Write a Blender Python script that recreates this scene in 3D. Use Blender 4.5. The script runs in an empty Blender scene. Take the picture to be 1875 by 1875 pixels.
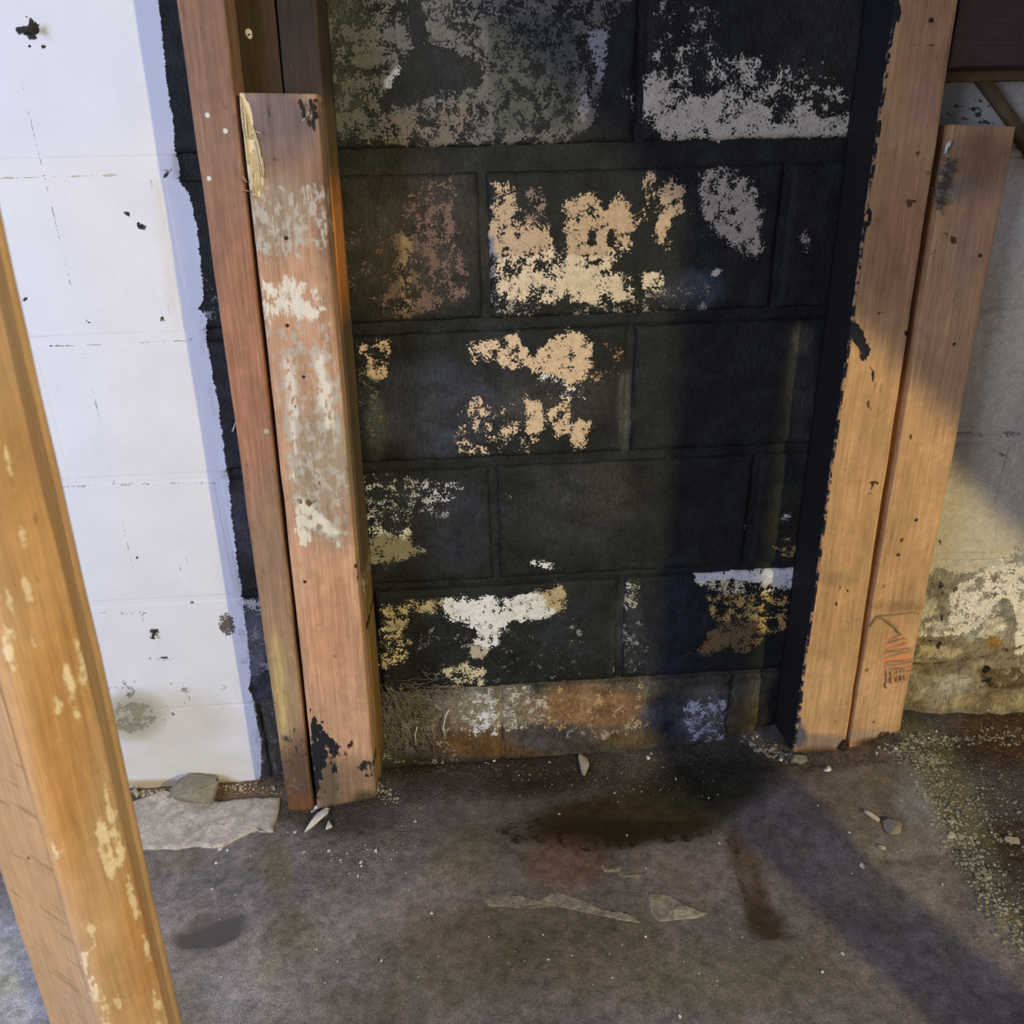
import bpy, math, random
import numpy as np
from mathutils import Vector, Euler

sc = bpy.context.scene
COL = sc.collection
random.seed(7)
RS = np.random.RandomState(11)

# ------------------------------------------------------------------ camera, world, lights, exposure
H0 = 0.985                                   # height of the first clear bed joint above the floor
F = 1446.9                                   # focal length for an 1875 px wide frame
CAM = np.array([-0.23986, -1.11070, 0.00797 + H0])
EUL = (1.153943, 0.024329, -0.068692)
cam = bpy.data.cameras.new('camera'); cam_o = bpy.data.objects.new('camera', cam); COL.objects.link(cam_o)
cam.sensor_width = 36.0; cam.lens = F / 1875 * 36.0; cam.clip_start = 0.02
cam_o.location = CAM.tolist(); cam_o.rotation_euler = EUL
cam.dof.use_dof = True; cam.dof.focus_distance = 1.2; cam.dof.aperture_fstop = 9.0
sc.camera = cam_o
sc.view_settings.view_transform = 'Standard'
sc.view_settings.look = 'None'
sc.view_settings.gamma = 1.0
sc.view_settings.use_curve_mapping = False
sc.view_settings.exposure = 0.0

w = bpy.data.worlds.new('world'); sc.world = w; w.use_nodes = True
bg = w.node_tree.nodes['Background']; bg.inputs[0].default_value = (0.62, 0.70, 0.95, 1); bg.inputs[1].default_value = 0.24

def look(o, tgt):
    d = Vector(tgt) - o.location
    o.rotation_euler = d.to_track_quat('-Z', 'Y').to_euler()

def area(name, loc, tgt, size, power, colr, sizey=None):
    l = bpy.data.lights.new(name, 'AREA'); l.energy = power; l.color = colr; l.size = size
    if sizey: l.shape = 'RECTANGLE'; l.size_y = sizey
    o = bpy.data.objects.new(name, l); COL.objects.link(o); o.location = loc; look(o, tgt); return o

WARM = (1.62, -3.3, 1.45)                    # bare bulb of the work lamp
l = bpy.data.lights.new('work_lamp_light', 'POINT'); l.energy = 290; l.color = (1.0, 0.84, 0.42); l.shadow_soft_size = 0.035
o = bpy.data.objects.new('work_lamp_light', l); COL.objects.link(o); o.location = WARM
area('doorway_daylight', (-1.75, -1.75, 1.25), (-0.75, 0, 0.45), 0.9, 34, (0.64, 0.70, 0.96), 1.1)

# ------------------------------------------------------------------ helpers
Rm = np.array(Euler(EUL, 'XYZ').to_matrix())

def ray(u, v):
    return Rm @ np.array([u - 937.5, 937.5 - v, -F])

def at_y(u, v, y=0.0):
    d = ray(u, v); t = (y - CAM[1]) / d[1]; return CAM + t * d

def at_z(u, v, z=0.0):
    d = ray(u, v); t = (z - CAM[2]) / d[2]; return CAM + t * d

def at_depth(u, v, Z):
    return CAM + Rm @ np.array([(u - 937.5) / F * Z, (937.5 - v) / F * Z, -Z])

def proj(P):
    q = (P - CAM) @ Rm
    z = np.maximum(-q[:, 2], 1e-3)
    return 937.5 + F * q[:, 0] / z, 937.5 - F * q[:, 1] / z

def lin(c):
    c = np.asarray(c, float) / 255.0
    return np.where(c <= 0.04045, c / 12.92, ((c + 0.055) / 1.055) ** 2.4)

def alb(c, L=0.7):
    return np.clip(lin(c) / L, 0.003, 0.92)

def vnoise(P, scale, seed=0):
    Q = P * scale + seed * 17.31
    I = np.floor(Q).astype(np.int64); f = Q - I; f = f * f * (3 - 2 * f)
    def h(i, j, k):
        n = (i * 374761393 + j * 668265263 + k * 1274126177 + seed * 961748941) & 0x7fffffff
        n = ((n ^ (n >> 13)) * 1274126177) & 0x7fffffff
        return ((n ^ (n >> 16)) & 0xffff) / 65535.0
    r = 0
    for a in (0, 1):
        for b in (0, 1):
            for c in (0, 1):
                wgt = (f[:, 0] if a else 1 - f[:, 0]) * (f[:, 1] if b else 1 - f[:, 1]) * (f[:, 2] if c else 1 - f[:, 2])
                r = r + wgt * h(I[:, 0] + a, I[:, 1] + b, I[:, 2] + c)
    return r

def fbm(P, scale, oct=4, seed=0):
    r = 0; a = 0.5
    for i in range(oct):
        r = r + a * (vnoise(P, scale * 2 ** i, seed + i) - 0.5); a *= 0.55
    return r * 2

def poly_sd(U, V, poly):
    """signed distance, positive inside"""
    p = np.asarray(poly, float); n = len(p)
    d2 = np.full(U.shape, 1e12); inside = np.zeros(U.shape, bool)
    for i in range(n):
        x1, y1 = p[i]; x2, y2 = p[(i + 1) % n]
        ex, ey = x2 - x1, y2 - y1; L = ex * ex + ey * ey + 1e-9
        t = np.clip(((U - x1) * ex + (V - y1) * ey) / L, 0, 1)
        d2 = np.minimum(d2, (U - x1 - t * ex) ** 2 + (V - y1 - t * ey) ** 2)
        c = (y1 > V) != (y2 > V)
        with np.errstate(divide='ignore', invalid='ignore'):
            xi = x1 + (V - y1) / (y2 - y1 + 1e-12) * ex
        inside ^= c & (U < xi)
    d = np.sqrt(d2)
    return np.where(inside, d, -d)

def ell(cx, cy, rx, ry=None, a=0):
    ry = ry or rx; ca, sa = math.cos(math.radians(a)), math.sin(math.radians(a))
    return [(cx + rx * math.cos(t) * ca - ry * math.sin(t) * sa, cy + rx * math.cos(t) * sa + ry * math.sin(t) * ca)
            for t in [k * math.tau / 12 for k in range(12)]]

def rect(x0, y0, x1, y1): return [(x0, y0), (x1, y0), (x1, y1), (x0, y1)]

def masks(U, V, base, patches, cuts=()):
    """patches: (polygon, albedo, cap, soft) -> colour b and mask value; cuts remove"""
    n = len(U); m = np.full(n, -1.0); cb = np.array(base, float).copy() if np.ndim(base) == 2 else np.tile(base, (n, 1)).astype(float)
    best = np.full(n, -1e9)
    for poly, c, cap, soft in patches:
        p = np.asarray(poly); x0, y0 = p.min(0) - 60; x1, y1 = p.max(0) + 60
        s = np.where((U > x0) & (U < x1) & (V > y0) & (V < y1))[0]
        if not len(s): continue
        sd = poly_sd(U[s], V[s], poly)
        val = np.minimum(sd / soft * 0.25, cap)
        key = np.minimum(sd, 8)
        upd = (key >= best[s]) & (val >= m[s] - .09)
        # colours blend across borders between patches
        k = s[upd]; cb[k] = c; best[k] = key[upd]
        m[s] = np.maximum(m[s], val)
    for poly, depth, soft in cuts:
        p = np.asarray(poly); x0, y0 = p.min(0) - 60; x1, y1 = p.max(0) + 60
        s = np.where((U > x0) & (U < x1) & (V > y0) & (V < y1))[0]
        if not len(s): continue
        sd = poly_sd(U[s], V[s], poly)
        m[s] = np.minimum(m[s], np.maximum(-sd / soft * 0.25, -depth))
    return np.maximum(m, -1.0), cb

def tints(U, V, base, lst):
    """soft colour areas: (cx, cy, rx, ry, albedo, strength[, angle])"""
    n = len(U); c = np.array(base, float).copy() if np.ndim(base) == 2 else np.tile(base, (n, 1)).astype(float)
    for t in lst:
        cx, cy, rx, ry, colr, st = t[:6]; a = math.radians(t[6]) if len(t) > 6 else 0
        dx, dy = U - cx, V - cy
        ex = (dx * math.cos(a) + dy * math.sin(a)) / rx; ey = (-dx * math.sin(a) + dy * math.cos(a)) / ry
        q = ex * ex + ey * ey
        k = np.clip(1.35 - q, 0, 1) * st; k = (k * k * (3 - 2 * k))[:, None] if st > .99 else k[:, None]
        c = c * (1 - k) + np.asarray(colr) * k
    return c

def new_mesh(name, V, Fc, mat=None, parent=None, origin=None, smooth=True, attrs=None):
    V = np.asarray(V, float)
    if origin is None: origin = np.zeros(3)
    origin = np.asarray(origin, float)
    me = bpy.data.meshes.new(name)
    me.from_pydata((V - origin).tolist(), [], [tuple(int(i) for i in f) for f in Fc])
    me.update()
    if attrs:
        for k, a in attrs.items():
            a = np.asarray(a, float)
            if a.ndim == 1:
                at = me.attributes.new(k, 'FLOAT', 'POINT'); at.data.foreach_set('value', a)
            elif k.startswith('c'):
                at = me.attributes.new(k, 'FLOAT_COLOR', 'POINT')
                at.data.foreach_set('color', np.hstack([a, np.ones((len(a), 1))]).ravel())
            else:
                at = me.attributes.new(k, 'FLOAT_VECTOR', 'POINT'); at.data.foreach_set('vector', a.ravel())
    if smooth: me.polygons.foreach_set('use_smooth', [True] * len(me.polygons))
    if mat: me.materials.append(mat)
    ob = bpy.data.objects.new(name, me); COL.objects.link(ob); ob.location = origin.tolist()
    if parent is not None:
        ob.parent = parent
        ob.location = (origin - np.array(parent.location)).tolist()
    return ob

def tag(o, label, cat, group=None, kind=None):
    o['label'] = label; o['category'] = cat
    if group: o['group'] = group
    if kind: o['kind'] = kind
    return o

def empty(name, loc, label, cat, group=None):
    o = bpy.data.objects.new(name, None); COL.objects.link(o); o.location = [float(x) for x in loc]; o.empty_display_size = .05
    return tag(o, label, cat, group)

# ------------------------------------------------------------------ materials
class NT:
    def __init__(s, name):
        s.m = bpy.data.materials.new(name); s.m.use_nodes = True; s.t = s.m.node_tree; s.t.nodes.clear()
        s.out = s.n('ShaderNodeOutputMaterial'); s.b = s.n('ShaderNodeBsdfPrincipled')
        s.l(s.b.outputs[0], s.out.inputs[0])
    def n(s, typ, **kw):
        x = s.t.nodes.new(typ)
        for k, v in kw.items(): setattr(x, k, v)
        return x
    def l(s, a, b): s.t.links.new(a, b)
    def val(s, sock, v):
        if hasattr(v, 'links'): s.l(v, sock)
        else: sock.default_value = v
    def math(s, op, a, b=None, c=None, clamp=False):
        x = s.n('ShaderNodeMath', operation=op); x.use_clamp = clamp
        s.val(x.inputs[0], a)
        if b is not None: s.val(x.inputs[1], b)
        if c is not None: s.val(x.inputs[2], c)
        return x.outputs[0]
    def mix(s, f, a, b, mode='MIX'):
        x = s.n('ShaderNodeMix', data_type='RGBA', blend_type=mode)
        s.val(x.inputs[0], f); s.val(x.inputs[6], a); s.val(x.inputs[7], b); return x.outputs[2]
    def attr(s, name, what='Color'):
        return s.n('ShaderNodeAttribute', attribute_name=name).outputs[what]
    def noise(s, vec, scale, detail=4, rough=.55, dist=0.0):
        x = s.n('ShaderNodeTexNoise'); s.l(vec, x.inputs['Vector']); x.inputs['Scale'].default_value = scale
        x.inputs['Detail'].default_value = detail; x.inputs['Roughness'].default_value = rough; x.inputs['Distortion'].default_value = dist
        return x.outputs['Fac']
    def vmul(s, vec, v):
        x = s.n('ShaderNodeVectorMath', operation='MULTIPLY'); s.l(vec, x.inputs[0]); x.inputs[1].default_value = v; return x.outputs[0]
    def gain(s, f, lo, hi):
        x = s.n('ShaderNodeMapRange'); s.l(f, x.inputs[0]); x.inputs[1].default_value = .25; x.inputs[2].default_value = .75
        x.inputs[3].default_value = lo; x.inputs[4].default_value = hi; return x.outputs[0]
    def scale(s, c, f):
        x = s.n('ShaderNodeVectorMath', operation='SCALE'); s.l(c, x.inputs[0]); s.val(x.inputs[3], f); return x.outputs[0]
    def bump(s, h, dist, strength=1.0, prev=None):
        x = s.n('ShaderNodeBump'); x.inputs['Distance'].default_value = dist; x.inputs['Strength'].default_value = strength
        s.l(h, x.inputs['Height'])
        if prev is not None: s.l(prev, x.inputs['Normal'])
        return x.outputs[0]

def wall_material():
    s = NT('painted_block')
    pos = s.n('ShaderNodeNewGeometry').outputs['Position']
    n1 = s.noise(pos, 75, 6, .62); n2 = s.noise(pos, 330, 4, .6); n3 = s.noise(s.vmul(pos, (1, 1, .35)), 260, 4, .6); n0 = s.noise(pos, 14, 4, .5); n4 = s.noise(pos, 34, 3, .5, .4)
    nn = s.math('ADD', s.math('MULTIPLY', n4, .30), s.math('ADD', s.math('MULTIPLY', n1, .36), s.math('MULTIPLY', n2, .34))); nn = s.math('MULTIPLY', s.math('SUBTRACT', nn, .5), 2.6)
    mb = s.attr('mb', 'Fac'); mw = s.attr('mw', 'Fac'); md = s.attr('md', 'Fac')
    t = s.math('MULTIPLY', s.math('ADD', mb, nn), 26, clamp=True)
    t = s.math('MULTIPLY', t, 1.0, clamp=True)
    tw = s.math('MULTIPLY', s.math('ADD', mw, s.math('MULTIPLY', nn, .35)), 60, clamp=True)
    td = s.math('MULTIPLY', s.math('ADD', md, s.math('MULTIPLY', nn, .55)), 30, clamp=True)
    # charcoal paint with brushed, blotchy tone
    nb = s.noise(pos, 26, 5, .62, .5)
    a = s.scale(s.attr('ca'), s.gain(n0, .60, 1.40)); a = s.scale(a, s.gain(n3, .50, 1.5)); a = s.scale(a, s.gain(nb, .45, 1.8))
    tint = s.n('ShaderNodeVectorMath', operation='MULTIPLY'); s.l(a, tint.inputs[0]); tint.inputs[1].default_value = (.88, .96, 1.10)
    a = s.mix(s.math('MULTIPLY', s.math('SUBTRACT', n0, .48), 6, clamp=True), a, tint.outputs[0])
    sp = s.noise(pos, 620, 2, .5); spm = s.noise(pos, 22, 3, .5)
    spk = s.math('MULTIPLY', s.math('SUBTRACT', s.math('ADD', sp, s.math('MULTIPLY', spm, .35)), .86), 14, clamp=True)
    a = s.mix(s.math('MULTIPLY', spk, .55), a, (.16, .16, .16, 1))
    b = s.scale(s.attr('cb'), s.gain(n1, .78, 1.18)); b = s.scale(b, s.gain(n2, .80, 1.18))
    wv = s.scale(s.attr('cw'), s.gain(n0, .95, 1.03)); wv = s.scale(wv, s.gain(n1, .975, 1.015))
    c = s.mix(t, a, b); c = s.mix(tw, c, wv)
    tdd = s.mix(td, c, s.attr('cd'))
    s.l(tdd, s.b.inputs['Base Color'])
    r = s.math('ADD', s.math('MULTIPLY', t, .30), .58); r = s.math('MAXIMUM', r, s.math('MULTIPLY', tw, .62)); s.l(r, s.b.inputs['Roughness'])
    s.b.inputs['Specular IOR Level'].default_value = .28
    notw = s.math('SUBTRACT', 1.0, s.math('MULTIPLY', tw, .85))
    h1 = s.math('MULTIPLY', t, -.6); h2 = s.math('MULTIPLY', s.math('ADD', s.math('MULTIPLY', n2, .9), s.math('MULTIPLY', n1, .8)), notw)
    h = s.math('ADD', s.math('ADD', h1, h2), s.math('MULTIPLY', tw, .7)); h = s.math('SUBTRACT', h, s.math('MULTIPLY', td, .5))
    s.l(s.bump(h, .0024, .9), s.b.inputs['Normal'])
    return s.m

def wood_material(name, amp=1.0, rough=.75, saw=0.0, fs=1.0):
    s = NT(name)
    gc = s.attr('gc', 'Vector')
    g1 = s.noise(s.vmul(gc, (1, 1, .045)), 190 * fs, 5, .6, .3); g2 = s.noise(s.vmul(gc, (1, 1, .10)), 34, 3, .5, .8)
    n1 = s.noise(gc, 70, 5, .6); n2 = s.noise(s.vmul(gc, (1, 1, .3)), 260, 4, .6)
    x = s.n('ShaderNodeTexWave', wave_type='BANDS', bands_direction='X'); s.l(s.vmul(gc, (1, .6, .05)), x.inputs[0])
    x.inputs['Scale'].default_value = 38; x.inputs['Distortion'].default_value = 5.5; x.inputs['Detail'].default_value = 3; x.inputs['Detail Scale'].default_value = .6
    wv = x.outputs['Fac']
    a = s.attr('ca'); a = s.scale(a, s.gain(g1, 1 - .20 * amp, 1 + .16 * amp)); a = s.scale(a, s.gain(g2, 1 - .16 * amp, 1 + .13 * amp))
    a = s.scale(a, s.gain(n1, 1 - .13 * amp, 1 + .10 * amp)); a = s.mix(s.math('MULTIPLY', wv, .16 * amp), a, s.scale(a, .55))
    g3 = s.noise(s.vmul(gc, (1, 1, .03)), 620 * fs, 3, .6); n5 = s.noise(s.vmul(gc, (1, 1, .5)), 24, 5, .65, .6)
    a = s.scale(a, s.gain(g3, 1 - .22 * amp, 1 + .18 * amp)); a = s.scale(a, s.gain(n5, 1 - .20 * amp, 1 + .14 * amp))
    dn = s.noise(s.vmul(gc, (1, 1, .45)), 150, 3, .55); dirt = s.math('MULTIPLY', s.math('SUBTRACT', dn, .66), 12, clamp=True)
    a = s.mix(s.math('MULTIPLY', dirt, .55 * amp), a, s.scale(a, .38))
    nn = s.math('SUBTRACT', s.math('ADD', s.math('MULTIPLY', n1, .5), s.math('MULTIPLY', n2, .5)), .5)
    t = s.math('MULTIPLY', s.math('ADD', s.attr('mb', 'Fac'), s.math('MULTIPLY', nn, 1.5)), 12, clamp=True)
    td = s.math('MULTIPLY', s.math('ADD', s.attr('md', 'Fac'), nn), 26, clamp=True)
    b = s.scale(s.attr('cb'), s.gain(g1, .88, 1.1)); b = s.scale(b, s.gain(n1, .88, 1.1))
    c = s.mix(s.math('MULTIPLY', t, .86), a, b); c = s.mix(td, c, s.attr('cd'))
    h = s.math('ADD', s.math('MULTIPLY', g1, .8), s.math('MULTIPLY', n2, .3)); h = s.math('ADD', h, s.math('MULTIPLY', t, .25)); h = s.math('ADD', h, s.math('MULTIPLY', g3, .5))
    if saw:
        y1 = s.noise(s.vmul(gc, (9, 9, 62)), 1.0, 3, .55, .25)
        y2 = s.noise(s.vmul(gc, (30, 30, 240)), 1.0, 2, .5, .2)
        f = s.math('MULTIPLY', s.math('SUBTRACT', s.math('ADD', s.math('MULTIPLY', y1, .8), s.math('MULTIPLY', y2, .4)), .67), 9, clamp=True)
        f = s.math('MULTIPLY', f, s.attr('sw', 'Fac'))
        c = s.mix(s.math('MULTIPLY', f, .42), c, s.scale(c, .32)); h = s.math('SUBTRACT', h, f)
    s.l(c, s.b.inputs['Base Color'])
    s.b.inputs['Roughness'].default_value = rough; s.b.inputs['Specular IOR Level'].default_value = .25
    s.l(s.bump(h, .0012, .8), s.b.inputs['Normal'])
    return s.m

def floor_material():
    s = NT('damp_concrete')
    pos = s.n('ShaderNodeNewGeometry').outputs['Position']
    n0 = s.noise(pos, 9, 6, .6, .4); n1 = s.noise(pos, 55, 6, .65, .2); n2 = s.noise(pos, 420, 4, .65)
    nn = s.math('SUBTRACT', s.math('ADD', s.math('MULTIPLY', n1, .6), s.math('MULTIPLY', n2, .4)), .5)
    t = s.math('MULTIPLY', s.math('ADD', s.attr('mb', 'Fac'), nn), 12, clamp=True)
    nh = s.noise(pos, 16, 5, .6, .3)
    olive = s.math('MULTIPLY', s.math('SUBTRACT', nh, .50), 5, clamp=True)
    ca0 = s.attr('ca'); ov = s.n('ShaderNodeVectorMath', operation='MULTIPLY'); s.l(ca0, ov.inputs[0]); ov.inputs[1].default_value = (.86, .86, .62)
    a = s.scale(s.mix(s.math('MULTIPLY', olive, .8), ca0, ov.outputs[0]), s.gain(n0, .72, 1.30)); a = s.scale(a, s.gain(n1, .52, 1.5)); a = s.scale(a, s.gain(n2, .45, 1.6))
    b = s.scale(s.attr('cb'), s.gain(n2, .75, 1.25))
    gr = s.attr('gr', 'Fac')                                   # grit: how gravelly
    v = s.n('ShaderNodeTexVoronoi'); s.l(pos, v.inputs['Vector']); v.inputs['Scale'].default_value = 210
    g = s.math('MULTIPLY', s.math('SUBTRACT', .42, v.outputs['Distance']), 4, clamp=True)
    c = s.mix(t, a, b)
    hv = s.n('ShaderNodeHueSaturation'); s.l(c, hv.inputs['Color']); s.l(s.gain(n1, .55, 2.4), hv.inputs['Value'])
    cellv = s.n('ShaderNodeSeparateColor'); s.l(v.outputs['Color'], cellv.inputs[0])
    cc = s.scale(c, s.math('ADD', .45, s.math('MULTIPLY', s.math('POWER', cellv.outputs[0], 2.0), 2.2)))
    c2 = s.mix(g, s.scale(c, .35), cc)
    c = s.mix(gr, c, c2)
    s.l(c, s.b.inputs['Base Color'])
    wet = s.attr('wt', 'Fac')
    r = s.math('SUBTRACT', .82, s.math('MULTIPLY', wet, .42)); s.l(r, s.b.inputs['Roughness']); s.b.inputs['Specular IOR Level'].default_value = .3
    h = s.math('ADD', s.math('MULTIPLY', n2, .5), s.math('MULTIPLY', n1, .8)); h = s.math('ADD', h, s.math('MULTIPLY', s.math('MULTIPLY', g, gr), 2.0))
    s.l(s.bump(h, .0022, .75), s.b.inputs['Normal'])
    return s.m

def rock_material(name, colr, spread=.25, rough=.9, sc=120):
    s = NT(name)
    tc = s.n('ShaderNodeTexCoord').outputs['Object']; n1 = s.noise(tc, sc, 6, .65); n2 = s.noise(tc, sc * 5, 3, .6)
    c = s.n('ShaderNodeRGB'); c.outputs[0].default_value = (*[float(x) for x in colr], 1)
    a = s.scale(c.outputs[0], s.gain(n1, 1 - spread, 1 + spread)); a = s.scale(a, s.gain(n2, 1 - spread * .6, 1 + spread * .6))
    s.l(a, s.b.inputs['Base Color']); s.b.inputs['Roughness'].default_value = rough; s.b.inputs['Specular IOR Level'].default_value = .25
    s.l(s.bump(s.math('ADD', n1, n2), .0015, .7), s.b.inputs['Normal'])
    return s.m

M_WALL = wall_material(); M_FLOOR = floor_material()
M_WOOD = wood_material('weathered_wood'); M_POST = wood_material('rough_sawn_wood', .8, .6, 1.0)
M_ROCK = rock_material('grey_stone', alb((132, 126, 110), .76)); M_CHIP = rock_material('white_chip', (.78, .77, .72), .12)
M_TAN = rock_material('tan_chip', (.50, .44, .33), .2); M_MORTAR = rock_material('pale_mortar', alb((176, 166, 154), .8), .45, .95, 45)
M_GRIT = rock_material('grit', (.27, .25, .19), .45, .9, 40); M_IRON = rock_material('rusty_iron', (.035, .025, .02), .4, .6)
M_FIBRE = rock_material('dry_fibre', (.34, .30, .25), .3); M_TWINE = rock_material('twine', (.33, .25, .11), .2)
M_STONE = rock_material('tan_stone', (.32, .275, .205), .6, .85, 60)
M_LAMP = rock_material('lamp_metal', (.5, .4, .05), .05, .4)

# ------------------------------------------------------------------ wall painting data (in photograph pixels, fixed onto the wall by its real position)
BL = alb((26, 28, 27), .70)
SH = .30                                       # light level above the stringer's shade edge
A = alb
WALL_T = [  # charcoal paint tones; the lit strip beside the right stud is painted lighter
    (620, 90, 60, 160, A((60, 60, 54), .62), .6), (1530, 90, 120, 190, A((30, 30, 26), .4), .8),
    (740, 430, 150, 150, A((46, 42, 37), .5), .8), (780, 745, 130, 90, A((47, 50, 60), .6), .8), (1010, 730, 130, 60, A((50, 48, 47), .6), .6),
    (780, 960, 140, 90, A((36, 38, 44), .6), .8), (1060, 930, 120, 90, A((38, 40, 42), .6), .7),
    (1100, 900, 90, 60, A((44, 42, 36), .6), .5), (1470, 720, 30, 130, A((46, 46, 42), .5), .6), (1460, 960, 60, 80, A((36, 36, 26), .5), .7),
    (1230, 1140, 75, 110, A((30, 35, 46), .7), .8), (1060, 1150, 90, 80, A((34, 38, 42), .7), .7), (1150, 1150, 30, 90, A((48, 50, 56), .6), .5),
    (1270, 530, 60, 40, A((58, 62, 72), .6), .6), (1145, 750, 14, 80, A((75, 75, 75), .6), .6), (690, 780, 20, 60, A((75, 75, 72), .6), .5),
    (1470, 620, 20, 30, A((70, 68, 60), .5), .5),
    (415, 120, 60, 200, A((38, 38, 44), .8), .5), (425, 700, 40, 160, A((42, 42, 48), .9), .7), (450, 960, 35, 80, A((70, 66, 78), .9), .6), (465, 1180, 25, 70, A((95, 98, 106), .9), .8),
    (490, 1330, 30, 90, A((72, 74, 82), .9), .8),
]
# the bottom course: bare, stained block; right stud's shadow painted in at its foot
BOT_T = [
    (760, 1310, 90, 75, A((78, 68, 64), .6), 1), (900, 1300, 110, 45, A((112, 104, 88), .62), .95), (1080, 1295, 120, 40, A((118, 90, 66), .62), .95),
    (900, 1360, 120, 32, A((76, 54, 28), .6), .9), (1010, 1350, 90, 26, A((62, 60, 64), .6), .8), (1230, 1310, 70, 40, A((44, 48, 62), .6), .9), (1290, 1300, 60, 50, A((84, 84, 84), .6), .7),
    (1150, 1350, 70, 20, A((88, 72, 50), .6), .6), (1375, 1320, 45, 55, A((62, 52, 34), .55), .9), (1430, 1300, 30, 70, A((24, 24, 22), .55), 1),
    (1180, 1262, 60, 14, A((80, 74, 66), .6), .6), (900, 1400, 260, 16, A((36, 30, 20), .6), .8), (1300, 1378, 120, 16, A((24, 24, 18), .6), .9)]
G1 = A((90, 89, 86), .62); G2 = A((100, 92, 86), .62); G3 = A((130, 124, 112), .31); G4 = A((118, 116, 122), .5)  # G1 is kept dark and grey to paint shade onto the top course
TAN = A((178, 156, 132), .68); CRM = A((208, 192, 168), .76); PUR = A((100, 84, 76), .62); WHT = A((212, 212, 210), .72)
PEA = A((208, 184, 154), .76); OLV = A((140, 134, 116), .72)
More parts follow.
